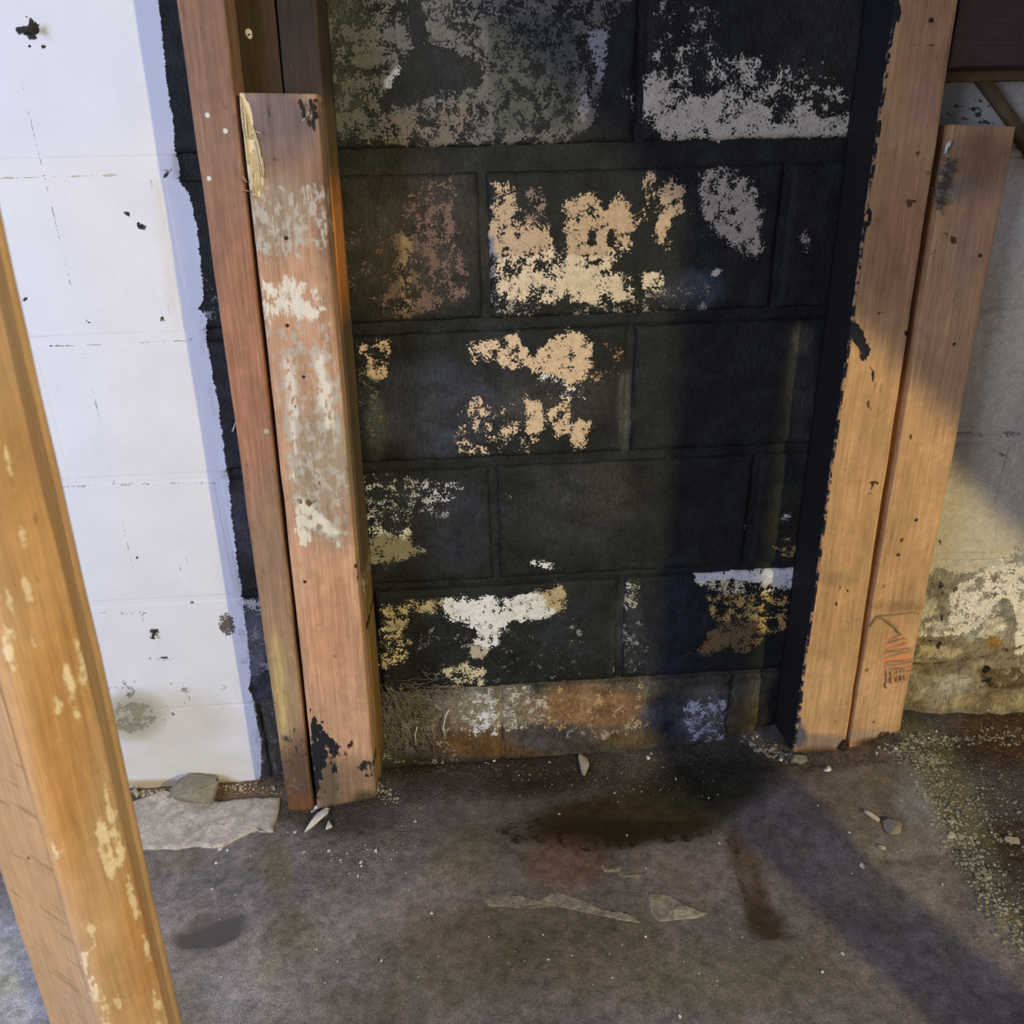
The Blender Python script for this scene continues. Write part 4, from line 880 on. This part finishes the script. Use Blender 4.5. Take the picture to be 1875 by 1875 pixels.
# screw hook in the dark gap foot
c = at_y(1541, 1368, YD - .004); V3, Fc = tube([c + [0, 0, -.004], c + [.002, 0, .004], c + [.006, .004, .012]], [.006, .005, .003], 8)
tag(new_mesh('rusty_bolt', V3, Fc, M_IRON, origin=c), 'black rusty bolt end at the foot of the gap between the two orange studs', 'bolt')

# ------------------------------------------------------------------ things at the upper right
b_ = at_y(1820, 60, -.10)
hb = empty('beam', (b_[0], -.06, at_y(1800, 122, -.1)[2]), 'dark brown wooden beam end in the top right corner beside the orange stud', 'beam')
BRN = A((44, 32, 28), .33)
def boxmesh(parent, name, x0, x1, y0, y1, z0, z1, col, seed=1, mat=None, patches=()):
    """grid box with grain along x"""
    V3 = []; Fc = []; gc = []
    def face(o, a, b, na, nb):
        base = len(V3)
        for i in range(na + 1):
            for j in range(nb + 1):
                V3.append(np.array(o) + np.array(a) * i / na + np.array(b) * j / nb)
        for i in range(na):
            for j in range(nb):
                q = base + i * (nb + 1) + j; Fc.append([q, q + nb + 1, q + nb + 2, q + 1])
    dx, dy, dz = x1 - x0, y1 - y0, z1 - z0
    na = max(2, int(dx / .02)); nz = max(2, int(dz / .02)); ny = max(2, int(dy / .02))
    face((x0, y0, z0), (dx, 0, 0), (0, 0, dz), na, nz); face((x0, y1, z0), (0, 0, dz), (dx, 0, 0), nz, na)
    face((x0, y0, z0), (0, dy, 0), (dx, 0, 0), ny, na); face((x0, y0, z1), (dx, 0, 0), (0, dy, 0), na, ny)
    face((x0, y0, z0), (0, 0, dz), (0, dy, 0), nz, ny); face((x1, y0, z0), (0, dy, 0), (0, 0, dz), ny, nz)
    V3 = np.array(V3); n = len(V3); GC = np.stack([V3[:, 2], V3[:, 1], V3[:, 0]], 1) + seed * .37
    V3 = V3 + (.0008 * fbm(V3, 20, 2, seed))[:, None]
    z = np.zeros(n)
    return new_mesh(name, V3, Fc, mat or M_WOOD, parent, origin=np.array(parent.location), smooth=False,
                    attrs={'ca': np.tile(col, (n, 1)), 'cb': np.tile(col, (n, 1)), 'mb': z - 1, 'md': z - 1, 'cd': np.tile(col, (n, 1)), 'gc': GC, 'sw': z})
zb = at_y(1800, 120, -.10)[2]
boxmesh(hb, 'timber', at_y(1768, 60, -.1)[0], 1.35, -.10, -.03, zb, zb + .20, BRN, 3)
z2 = at_y(1800, 148, -.03)[2]
boxmesh(hb, 'packing_strip', at_y(1768, 60, -.06)[0], 1.35, -.031, -.002, z2, zb + .1, A((82, 66, 42), .38), 5)

# white triangular panel piece
PAN = [(1758, 122), (1766, 128), (1790, 160), (1818, 198), (1846, 236), (1700, 250), (1706, 122)]
yp = -.014
P2 = []; 
gx = np.linspace(1700, 1850, 46); gy = np.linspace(120, 250, 40)
pf = [at_y(u, v, yp) for u, v in PAN]; n = len(pf)
# fan of fine triangles: subdivide towards the centre
cen = sum(pf) / n; V3 = [cen]; Fc = []
K = 22; M = 10
outl = []
for i in range(n):
    for k in range(M): outl.append(pf[i] * (1 - k / M) + pf[(i + 1) % n] * k / M)
mo = len(outl)
for r in range(1, K + 1):
    for p in outl: V3.append(cen + (p - cen) * r / K)
for k in range(mo): Fc.append([0, 1 + (k + 1) % mo, 1 + k])
for r in range(1, K):
    for k in range(mo): Fc.append([1 + (r - 1) * mo + k, 1 + (r - 1) * mo + (k + 1) % mo, 1 + r * mo + (k + 1) % mo, 1 + r * mo + k])
base = len(V3)
for p in outl: V3.append(p + [0, .012, 0])
for k in range(mo): Fc.append([1 + (K - 1) * mo + k, 1 + (K - 1) * mo + (k + 1) % mo, base + (k + 1) % mo, base + k])
V3 = np.array(V3); U, V = proj(V3)
cr_ = []
for pl in ([(1740, 193), (1760, 194), (1778, 199), (1794, 197)], [(1764, 195), (1760, 206)], [(1781, 200), (1785, 210), (1790, 213)], [(1794, 198), (1797, 206), (1790, 212), (1800, 218), (1815, 224), (1830, 228)], [(1786, 184), (1792, 181), (1797, 187)],
           [(1735, 208), (1760, 216), (1790, 224), (1830, 228)]):
    cr_ += crack(pl, 1.8, A((40, 40, 38), .4), .03)
mdd, cdd = masks(U, V, np.tile(DK, (len(U), 1)), cr_ + [(ell(1812, 195, 4, 3), A((90, 90, 86), .4), 0, 4), (ell(1760, 170, 12, 10), A((90, 90, 86), .4), -.13, 6)])
PWH = np.tile(A((138, 140, 134), .60), (len(V3), 1)); zz = np.zeros(len(V3)) - 1
pn = tag(new_mesh('wall_panel_offcut', V3, Fc, M_WALL, origin=pf[5], attrs={'ca': PWH, 'cb': PWH, 'mb': zz, 'cw': PWH, 'mw': zz + 1.8, 'md': mdd, 'cd': cdd}),
         'white triangular panel offcut with cracked paint showing above the shorter orange stud', 'panel')
# sloping dark batten over its edge
p0 = at_y(1756, 100, -.022); p1 = at_y(1905, 305, -.022)
d = (p1 - p0) / np.linalg.norm(p1 - p0); nr = np.array([-d[2], 0, d[0]])
if nr[2] < 0: nr = -nr
V3 = []; Fc = []; nsg = 30
prof = [(0, 0), (.001, -.001), (.012, -.001), (.013, 0), (.013, .018), (0, .018)]
for i in range(nsg + 1):
    c = p0 + (p1 - p0) * i / nsg
    for a, b in prof: V3.append(c + nr * a + np.array([0, b, 0]))
m = len(prof)
for i in range(nsg):
    for k in range(m): Fc.append([i * m + k, i * m + (k + 1) % m, (i + 1) * m + (k + 1) % m, (i + 1) * m + k])
Fc.append(list(range(m))); Fc.append([nsg * m + k for k in range(m)][::-1])
n = len(V3); cc = np.tile(A((70, 58, 40), .36), (n, 1)); GC = np.array([[(i % m) * .004, 0, (i // m) * .01] for i in range(n)]); z = np.zeros(n)
tag(new_mesh('batten', V3, Fc, M_WOOD, origin=p1, attrs={'ca': cc, 'cb': cc, 'mb': z - 1, 'md': z - 1, 'cd': cc, 'gc': GC, 'sw': z}), 'thin dark sloping batten along the edge of the white triangular panel', 'batten')
# plaster drip and lint between the two orange studs
V3, Fc = tube([at_y(1741, 258, YE - .002), at_y(1736, 266, YE - .004), at_y(1733, 272, YE - .003), at_y(1732, 280, YE - .002)], [.0022, .0028, .0018, .0022], 7)
tag(new_mesh('plaster_drip', V3, Fc, M_CHIP, origin=at_y(1732, 280, YE)), 'small white plaster drip near the top of the gap between the orange studs', 'plaster')
parts = []
for i in range(150):
    v = random.uniform(290, 385); u = 1738 - (v - 290) * .22 + random.gauss(0, 6); a = random.uniform(0, math.tau); L = random.uniform(4, 12)
    p = at_y(u, v, YD - random.uniform(0, .006)); q = at_y(u + L * math.cos(a), v + L * math.sin(a), YD - random.uniform(.001, .008))
    parts.append(tube([p, (p + q) / 2 + [random.uniform(-.002, .002), -.002, random.uniform(-.002, .002)], q], .0005, 3))
V3, Fc = merge(parts); tag(new_mesh('lint', V3, Fc, rock_material('grey_lint', (.16, .15, .13), .3), origin=at_y(1725, 340, YD)), 'tuft of grey lint caught in the gap between the two orange studs', 'lint', kind='stuff')

# ------------------------------------------------------------------ near post
Cc = at_depth(190, 1875, .62); Rr = at_depth(340, 1875, .68); Ll = at_depth(88, 1875, .695)
up = at_depth(15, 1150, .473) - Cc; up = up / up[2]; up[1] = 0; up2 = np.array([up[0] * .6, 0, 1.0])
Bk = Ll + Rr - Cc
corners = [Ll, Cc, Rr, Bk]
def shift(p, z): return p + up2 * (z - p[2])
z_lo, z_hi = 0.0, 1.55
loop = []; NS = 16
for i in range(4):
    a, b = corners[i], corners[(i + 1) % 4]; ra = .006 if i != 1 else .010
    L = np.linalg.norm((b - a)[:2]); dd = (b - a) / L
    prev = corners[i - 1]; pd = (a - prev); pd = pd / np.linalg.norm(pd[:2])
    for k in range(4):                              # rounded arris
        t = k / 3; q0 = a - pd * ra; q1 = a + dd * ra
        loop.append(((q0 * (1 - t) ** 2 + a * 2 * t * (1 - t) + q1 * t * t), i, 0))
    for k in range(1, NS): 
        t = (ra + (L - 2 * ra) * k / NS) / L; loop.append((a + (b - a) * t, i, t))
m = len(loop); nl = 220; V3 = []; GC = []; SW = []
acc = [0]
for k in range(1, m): acc.append(acc[-1] + np.linalg.norm((loop[k][0] - loop[k - 1][0])[:2]))
for j in range(nl + 1):
    z = z_lo + (z_hi - z_lo) * j / nl
    for k in range(m):
        V3.append(shift(loop[k][0], z)); GC.append((acc[k], loop[k][1] * .5, z)); SW.append(1.0 if loop[k][1] == 0 and loop[k][2] > 0 else 0.0)
V3 = np.array(V3); GC = np.array(GC)
V3[:, 0] += .0022 * fbm(GC * [1, 1, .25], 28, 3, 3); V3[:, 1] += .0022 * fbm(GC * [1, 1, .25], 28, 3, 4)
Fc = []
for j in range(nl):
    for k in range(m): Fc.append([j * m + k, j * m + (k + 1) % m, (j + 1) * m + (k + 1) % m, (j + 1) * m + k])
Fc.append(list(range(m))[::-1]); Fc.append([nl * m + k for k in range(m)])
U, V = proj(V3); front = np.array([loop[k][1] in (0, 1) for k in range(m)] * (nl + 1)); U = np.where(front, U, -9999)
ca = tints(U, V, np.tile(A((202, 164, 122), .88), (len(V3), 1)),
           [(60, 1500, 90, 400, A((214, 166, 108), .88), .6), (230, 1380, 24, 60, A((150, 84, 36), .85), .8), (120, 1300, 60, 300, A((190, 138, 76), .85), .5), (60, 900, 70, 200, A((196, 146, 88), .85), .5), (270, 1650, 50, 200, A((186, 132, 76), .85), .6)])
PS = A((236, 216, 180), .9)
streaks = []
for (x, y, L, wd) in ((150, 1215, 55, 7), (60, 1165, 30, 6), (175, 1270, 50, 7), (105, 1290, 30, 9), (210, 1520, 90, 9), (195, 1560, 60, 14), (240, 1640, 50, 10), (232, 1500, 40, 6), (170, 1710, 25, 8), (130, 1260, 60, 7), (20, 1190, 50, 12), (105, 1560, 30, 7),
                      (290, 1850, 40, 7), (215, 1830, 20, 8), (20, 860, 50, 9), (42, 990, 40, 5), (48, 1080, 40, 8), (20, 1110, 50, 6), (185, 1180, 30, 3), (270, 1740, 30, 6), (190, 1860, 60, 8), (160, 1780, 60, 6), (85, 1220, 24, 4), (220, 1450, 22, 4)):
    streaks.append((ell(x, y, wd, L, -13), PS, .10, 10))
mb, cb = masks(U, V, ca, streaks)
md, cd = masks(U, V, np.tile(A((110, 84, 64), .85), (len(V3), 1)), [(ell(98, 992, 10, 5), A((110, 84, 70), .85), .1, 5), (ell(206, 1453, 14, 5), A((110, 84, 60), .85), .08, 5), (ell(54, 1572, 4, 7), A((100, 56, 20), .85), .1, 4), (ell(222, 1700, 5, 3), A((120, 70, 30), .85), .05, 4)])
base = shift((Ll + Rr) / 2, 0)
tag(new_mesh('timber_post', V3, Fc, M_POST, origin=base, attrs={'ca': ca, 'cb': cb, 'mb': mb, 'md': md, 'cd': cd, 'gc': GC, 'sw': np.array(SW)}),
    'rough-sawn orange timber post close up at the left edge, with pale scraped streaks', 'post')

# ------------------------------------------------------------------ unseen timbers added outside the frame to cast the two shadows
ps = empty('shadow_post', (.655, -1.13, 0), 'unseen timber post beside the viewer, added to cast the upright shadow band', 'post')
hw = .040
dirx, diry = 1.0, .43; nn_ = math.hypot(dirx, diry)
boxmesh(ps, 'timber', .655 - hw, .655 + hw, -1.13 - .035, -1.13 + .035, 0, 1.9, OR, 8)
Wl = lambda x: np.array([x, 0.0, H0 + (-.4545 - .87 * (x - .52))])
Lw = np.array(WARM); s_ = .42
q0 = Wl(-.75) * (1 - s_) + Lw * s_; q1 = Wl(1.25) * (1 - s_) + Lw * s_
st = empty('shadow_stringer', tuple(q1), 'unseen sloping stringer behind the viewer, added to cast the diagonal shade', 'stringer')
d = q1 - q0; upv = np.array([.35, 0, .42])
V3 = []
for y in (0, .04):
    for p in (q0, q1, q1 + upv, q0 + upv): V3.append(p + [0, y, 0])
Fc = [[0, 1, 2, 3], [7, 6, 5, 4], [0, 4, 5, 1], [1, 5, 6, 2], [2, 6, 7, 3], [3, 7, 4, 0]]
n = 8; cc = np.tile(OR, (n, 1)); GC = np.array(V3); z = np.zeros(n)
new_mesh('plank', V3, Fc, M_WOOD, st, origin=q1, smooth=False, attrs={'ca': cc, 'cb': cc, 'mb': z - 1, 'md': z - 1, 'cd': cc, 'gc': GC[:, [2, 1, 0]], 'sw': z})

# ------------------------------------------------------------------ patches and stones on the floor
def slab(name, outline_px, h, mat, sub=8, z_off=0.0, seed=0, parent=None, edge=.7, rough=.002):
    pts = [on_floor(u, v) for u, v in outline_px]; n = len(pts); outl = []
    M = max(2, sub // 2)
    for i in range(n):
        for k in range(M): outl.append(pts[i] * (1 - k / M) + pts[(i + 1) % n] * k / M)
    outl = np.array(outl); cen = outl.mean(0); mo = len(outl)
    V3 = [cen + [0, 0, h]]; Fc = []
    rings = [.12, .25, .38, .5, .62, .74, .85, .93, .975, 1.0, 1.01]
    for r in rings:
        hh = h if r < .95 else h * (edge if r < .99 else (.45 if r < 1.005 else -1.2))
        for p in outl: V3.append(cen + (p - cen) * r + [0, 0, hh])
    for k in range(mo): Fc.append([0, 1 + k, 1 + (k + 1) % mo])
    for r in range(len(rings) - 1):
        for k in range(mo): Fc.append([1 + r * mo + k, 1 + (r + 1) * mo + k, 1 + (r + 1) * mo + (k + 1) % mo, 1 + r * mo + (k + 1) % mo])
    V3 = np.array(V3); V3[:, 2] += rough * fbm(V3, 60, 4, seed) + z_off
    a = fbm(V3, 40, 4, seed + 5) * .006; V3[:, 0] += a; V3[:, 1] += fbm(V3, 40, 4, seed + 6) * .006
    return new_mesh(name, V3, Fc, mat, parent, origin=cen)
o = slab('mortar_patch', [(225, 1475), (300, 1450), (400, 1470), (470, 1462), (512, 1462), (506, 1500), (498, 1525), (470, 1520), (440, 1535), (405, 1553), (355, 1552), (320, 1556), (270, 1555), (215, 1560)], .005, M_MORTAR, 12, seed=4, parent=floor)
slab('exposed_stone', [(1186, 1636), (1215, 1634), (1245, 1648), (1265, 1662), (1292, 1672), (1270, 1680), (1240, 1682), (1218, 1690), (1200, 1684), (1186, 1668)], .002, M_STONE, 10, seed=6, parent=floor)
slab('exposed_stone', [(878, 1652), (895, 1640), (930, 1636), (955, 1648), (985, 1650), (1005, 1640), (1030, 1634), (1060, 1645), (1090, 1660), (1125, 1672), (1150, 1674), (1172, 1690), (1140, 1688), (1100, 1678), (1060, 1668), (1020, 1660), (960, 1662), (900, 1664)], .0018, M_STONE, 8, seed=7, parent=floor)

def rock(name, u, v, wpx, hpx, mat, ang=0, flat=.6, seed=0, detail=2, z_sink=.25, sub=None):
    """faceted lump; wpx is its width in the photo, hpx its depth on the floor"""
    import bmesh
    c = on_floor(u, v); dist = np.linalg.norm(c - CAM); s = wpx / F * dist * .5; sy = hpx / F * dist * .5 / .75
    rr = np.random.RandomState(seed + 100); bm = bmesh.new(); n_ = 12 if detail < 3 else 20
    for _ in range(n_):
        q = rr.normal(size=3); q = q / np.linalg.norm(q); q = np.sign(q) * np.abs(q) ** .7; bm.verts.new(q * rr.uniform(.85, 1.05))
    res = bmesh.ops.convex_hull(bm, input=bm.verts)
    bmesh.ops.delete(bm, geom=list({g for g in res['geom_interior'] + res['geom_unused'] if isinstance(g, bmesh.types.BMVert)}), context='VERTS')
    bmesh.ops.dissolve_limit(bm, angle_limit=.25, verts=bm.verts, edges=bm.edges)
    bmesh.ops.bevel(bm, geom=list(bm.edges), offset=.09, segments=2, affect='EDGES')
    bmesh.ops.triangulate(bm, faces=bm.faces)
    bm.verts.ensure_lookup_table()
    V3 = np.array([list(x.co) for x in bm.verts]); bm.verts.index_update(); Fc = [[x.index for x in f.verts] for f in bm.faces]; bm.free()
    V3 /= np.abs(V3).max(0)
    V3 *= (1 + .10 * fbm(V3 + seed * 3.1, 3, 3, seed))[:, None]
    V3 *= [s, sy, min(s, sy) * flat]
    ca_, sa_ = math.cos(math.radians(ang)), math.sin(math.radians(ang))
    V3 = V3 @ np.array([[ca_, sa_, 0], [-sa_, ca_, 0], [0, 0, 1]])
    zmin = V3[:, 2].min(); V3[:, 2] -= zmin * (1 - z_sink)
    return new_mesh(name, V3 + c, Fc, mat, origin=c, smooth=False)
tag(rock('stone', 366, 1457, 86, 50, M_ROCK, 0, .62, 3, 3), 'largest grey stone lying against the white wall left of the studs', 'stone')
tag(rock('plaster_shard', 582, 1506, 27, 44, M_CHIP, -30, .5, 5, 1), 'long white plaster shard at the foot of the short board', 'plaster')
tag(rock('plaster_shard', 602, 1514, 13, 15, M_CHIP, 10, .7, 6, 1), 'small white plaster shard just right of the long shard', 'plaster')
tag(rock('plaster_shard', 578, 1483, 9, 14, M_CHIP, -35, .7, 16, 1), 'white plaster shard wedged at the foot of the gap beside the short board', 'plaster')
tag(rock('plaster_shard', 338, 1482, 15, 10, M_CHIP, -25, .6, 8, 1), 'white plaster shard in front of the largest grey stone', 'plaster')
tag(rock('mortar_crumb', 311, 1462, 12, 12, M_ROCK, 0, .8, 9, 2), 'rounded mortar crumb touching the left side of the largest grey stone', 'mortar')
tag(rock('mortar_crumb', 252, 1453, 13, 14, M_TAN, 0, .8, 10, 2), 'pale mortar crumb beside the near post on the left', 'mortar')
tag(rock('mortar_chunk', 1068, 1402, 21, 38, M_TAN, 6, .7, 11, 2), 'upright cream mortar chunk at the base of the charcoal wall', 'mortar')
tag(rock('plaster_chip', 1514, 1410, 15, 9, M_CHIP, 15, .7, 12, 2), 'white rounded chip lying in front of the tarred stud', 'plaster')
tag(rock('stone', 1461, 1395, 30, 20, M_ROCK, 0, .6, 13, 3), 'grey stone in the rubble at the left foot of the tarred stud', 'stone')
tag(rock('stone', 1636, 1521, 26, 20, M_ROCK, 0, .8, 14, 2), 'small angular grey stone alone on the floor in front of the orange studs', 'stone')
tag(rock('plaster_chip', 1614, 1551, 12, 9, M_TAN, 0, .6, 15, 2), 'cream crumbly chip in front of the small angular stone', 'plaster')
tag(rock('plaster_chip', 1852, 1542, 22, 13, M_TAN, -25, .5, 17, 2), 'flat cream chip at the right edge of the floor', 'plaster')
tag(rock('mortar_crumb', 1740, 1532, 14, 10, M_TAN, 0, .6, 18, 2), 'tan mortar crumb on the inner edge of the gravel strip', 'mortar')
tag(rock('plaster_chip', 1579, 1587, 8, 8, M_CHIP, 0, .6, 19, 2), 'round white chip inside the floor shadow', 'plaster')
c = [on_floor(u, v) + [0, 0, .004] for u, v in ((1582, 1486), (1592, 1492), (1603, 1500), (1610, 1505))]
V3, Fc = tube(c, [.003, .0042, .004, .003], 7); tag(new_mesh('wood_sliver', V3, Fc, M_TAN, origin=c[0]), 'short brown wood sliver behind the small angular stone', 'wood')

M_AMB = rock_material('amber_flake', (.42, .25, .08), .2)
tag(rock('rust_flake', 470, 1434, 12, 5, M_AMB, 20, .5, 20, 1), 'amber flake beside the foot of the charcoal strip', 'flake')
tag(rock('rust_flake', 461, 1424, 10, 6, M_AMB, -20, .5, 21, 1), 'reddish flake against the white wall, behind the amber flake', 'flake')

# small white flecks: individuals
flecks = [(602, 1559, 6), (623, 1575, 5), (556, 1563, 6), (689, 1559, 7), (625, 1579, 5), (661, 1580, 6), (662, 1586, 4), (396, 1581, 5), (388, 1630, 5), (698, 1760, 5), (402, 1684, 4), (459, 1568, 3), (540, 1525, 6), (527, 1524, 4), (416, 1558, 5), (403, 1557, 7),
          (433, 1725, 4), (1579, 1587, 0), (1498, 1475, 4), (1555, 1525, 4), (1318, 1545, 5), (1148, 1530, 4), (1469, 1755, 5), (1542, 1748, 6), (1506, 1780, 4), (1182, 1716, 4), (1244, 1862, 5), (1006, 1396, 4), (987, 1484, 4), (1024, 1492, 5), (950, 1420, 3), (931, 1402, 3),
          (811, 1397, 5), (905, 1394, 6), (890, 1397, 6), (1192, 1381, 6), (1186, 1388, 8), (1238, 1427, 5), (1125, 1453, 4), (770, 1480, 3), (704, 1494, 3), (760, 1506, 6), (790, 1673, 6), (748, 1630, 3), (655, 1605, 4), (640, 1600, 3), (590, 1636, 3), (405, 1790, 4), (580, 1740, 3), (697, 1688, 0),
          (994, 1712, 3), (1004, 1758, 4), (960, 1760, 3), (895, 1716, 3), (1298, 1462, 4), (1314, 1455, 4), (1650, 1465, 3), (1725, 1620, 4), (1745, 1560, 5), (1815, 1525, 4), (1560, 1600, 3), (1350, 1500, 3), (1183, 1590, 4), (1130, 1594, 3), (1157, 1602, 4), (520, 1610, 3), (545, 1655, 3), (485, 1600, 3), (430, 1640, 3),
          (300, 1478, 4), (372, 1484, 4), (312, 1500, 3), (700, 1440, 4), (716, 1455, 4), (711, 1432, 3), (1640, 1372, 7), (1628, 1378, 6), (1604, 1380, 6), (1700, 1352, 5), (1715, 1340, 5), (1385, 1350, 5), (1375, 1362, 6), (1395, 1372, 6), (1410, 1385, 5), (1430, 1392, 7), (1440, 1382, 6), (1450, 1376, 5)]
proto = {}
for i, (u, v, s) in enumerate(flecks):
    if not s: continue
    k = i % 6
    if k not in proto:
        proto[k] = rock('white_fleck', u, v, 6, 5, M_CHIP, random.uniform(0, 90), .6, 30 + k, 1); o = proto[k]; sz = 6
    else: o = proto[k].copy(); COL.objects.link(o)
    o.location = on_floor(u, v).tolist(); o.rotation_euler = (0, 0, random.uniform(0, 6)); o.scale = (s / 6,) * 3
    if u > 1350 and v < 1420: z_ = ('tiny white plaster fleck in the rubble at the feet of the orange studs', 'white flecks at the orange studs')
    elif u > 1290: z_ = ('tiny white fleck on the open floor in front of the orange studs', 'white flecks in front of the orange studs')
    elif v < 1510 and u > 740: z_ = ('tiny white fleck on the damp floor close under the charcoal wall', 'white flecks under the charcoal wall')
    elif v < 1500: z_ = ('tiny white fleck beside the foot of the short board', 'white flecks beside the board foot')
    elif v < 1665 and u < 780: z_ = ('tiny white fleck scattered in front of the short board', 'white flecks in front of the short board')
    else: z_ = ('tiny white fleck on the dark floor in the foreground', 'white flecks on the foreground floor')
    tag(o, z_[0], 'fleck', z_[1])

# gravel strips: uncountable grit
def grit(name, spots, cnt, smin, smax, mat, label, seed):
    r = random.Random(seed); import bmesh
    base = []
    for k in range(5):
        bm = bmesh.new(); bmesh.ops.create_icosphere(bm, subdivisions=1, radius=1.0)
        V3 = np.array([list(x.co) for x in bm.verts]); Fc = [[x.index for x in f.verts] for f in bm.faces]; bm.free()
        V3 = V3 * (1 + .5 * fbm(V3 + k * 3.7, 1.4, 2, k))[:, None] * [1, .8, .6]; base.append((V3, Fc))
    VV = []; FF = []; n = 0
    while n < cnt:
        (x0, y0), (x1, y1), sp = r.choice(spots); t = r.random(); u = x0 + (x1 - x0) * t + r.gauss(0, sp); v = y0 + (y1 - y0) * t + r.gauss(0, sp * .5)
        if v < 1330: continue
        c = on_floor(u, v)
        if c[1] > -.006: continue
        s = smin + (smax - smin) * r.random() ** 3
        V3, Fc = base[r.randrange(5)]; a = r.uniform(0, 6.28); R3 = np.array([[math.cos(a), math.sin(a), 0], [-math.sin(a), math.cos(a), 0], [0, 0, 1]])
        o = len(VV) and sum(len(q) for q in VV); VV.append(V3 @ R3 * s + c + [0, 0, s * .25]); FF.append((Fc, o)); n += 1
    off = 0; fl = []
    for (Fc, _), q in zip(FF, VV):
        fl += [[i + off for i in f] for f in Fc]; off += len(q)
    o = new_mesh(name, np.vstack(VV), fl, mat, origin=on_floor(*spots[0][0]), smooth=False)
    return tag(o, label, 'gravel', kind='stuff')
M_G2 = rock_material('pale_grit', (.30, .27, .205), .55, .9, 25); M_G3 = rock_material('dark_grit', (.10, .085, .06), .4, .9, 30)
grit('gravel', [((1690, 1380), (1740, 1500), 16), ((1740, 1500), (1800, 1610), 18), ((1800, 1610), (1880, 1740), 20), ((1640, 1375), (1720, 1400), 16)], 1900, .0006, .0040, M_G2, 'band of pale fine gravel running from the orange studs toward the lower right', 1)
grit('gravel', [((1370, 1352), (1450, 1392), 12), ((1640, 1368), (1720, 1352), 12)], 260, .0012, .0052, M_G2, 'pale rubble crumbs heaped around the feet of the orange studs', 2)
grit('grit', [((700, 1410), (1100, 1405), 16), ((1100, 1405), (1380, 1375), 16), ((520, 1500), (720, 1470), 16), ((1400, 1400), (1660, 1390), 14)], 1500, .0008, .0032, M_G3, 'dark damp grit along the base of the charcoal wall', 3)
grit('grit', [((1720, 1360), (1880, 1345), 16), ((1760, 1420), (1880, 1560), 36)], 700, .0008, .0036, M_GRIT, 'brown grit on the floor at the far right under the stained wall', 4)
grit('grit', [((250, 1452), (300, 1450), 10), ((410, 1440), (500, 1450), 12), ((690, 1440), (720, 1470), 9)], 260, .0010, .0036, M_TAN, 'tan crumbs between the white wall and the pale mortar patch', 5)
grit('grit', [((520, 1560), (760, 1560), 40), ((900, 1440), (1300, 1440), 30), ((500, 1750), (1300, 1750), 90)], 240, .0005, .0016, M_CHIP, 'fine pale specks sprinkled over the whole dark floor', 6)

# fine root fibres on the bottom course beside the short board
parts = []
r = random.Random(5)
for i in range(330):
    if i < 110:
        u = r.uniform(755, 850); v = 1268 + (u - 755) * .02 + r.gauss(0, 14); a = math.radians(r.gauss(168, 14))
    else:
        u = r.uniform(705, 800); v = r.uniform(1275, 1385); a = math.radians(-150 + (v - 1275) * .4 + r.gauss(0, 30))
    L = r.uniform(14, 46); p = []
    for k in range(5):
        p.append(at_y(u, v, -.008 - .003 * r.random())); a += r.gauss(0, .22); u += L / 4 * math.cos(a); v += L / 4 * math.sin(a)
    if max(at_[0] for at_ in p) > 1: continue
    parts.append(tube(p, r.uniform(.00025, .0006), 3))
V3, Fc = merge(parts); tag(new_mesh('root_fibres', V3, Fc, M_FIBRE, origin=at_y(760, 1330, 0)), 'mat of fine dry root fibres clinging to the lowest blocks right of the short board', 'roots', kind='stuff')
for pl, lab in (([(815, 1350), (812, 1330), (816, 1310), (822, 1300)], 'white root strand on the lowest blocks right of the fibre mat'), ([(762, 1365), (760, 1345), (764, 1330)], 'short white root strand within the fibre mat')):
    p = [at_y(u, v, -.010) for u, v in pl]; V3, Fc = tube(p, .0012, 5); tag(new_mesh('root_strand', V3, Fc, M_CHIP, origin=p[0]), lab, 'root')
# anchors in the white wall
for (pl, rad, lab) in (([(33, 55, .0), (60, 52, -.012)], .0050, 'dark iron screw pin sticking out of the white wall at the top left'), ([(283, 1155, .0), (280, 1168, -.008)], .0030, 'dark nail sticking out low on the white wall')):
    p = [at_y(u, v, y) for u, v, y in pl]; q = p[0] + (p[1] - p[0]) * 1.12
    a = tube([p[0], p[1]], rad * .6, 8); b = tube([p[1], q], rad * 1.2, 10); V3, Fc = merge([a, b])
    tag(new_mesh('wall_nail', V3, Fc, M_IRON, origin=p[0]), lab, 'nail')
# nail lying on the charcoal strip
p = [at_y(u, v, -.004) for u, v in ((426, 790), (430, 778), (435, 763))]; V3, Fc = tube(p, [.0014, .0009, .0009], 6)
tag(new_mesh('wire_nail', V3, Fc, M_CHIP, origin=p[0]), 'thin pale nail on the charcoal strip left of the reddish stud', 'nail')
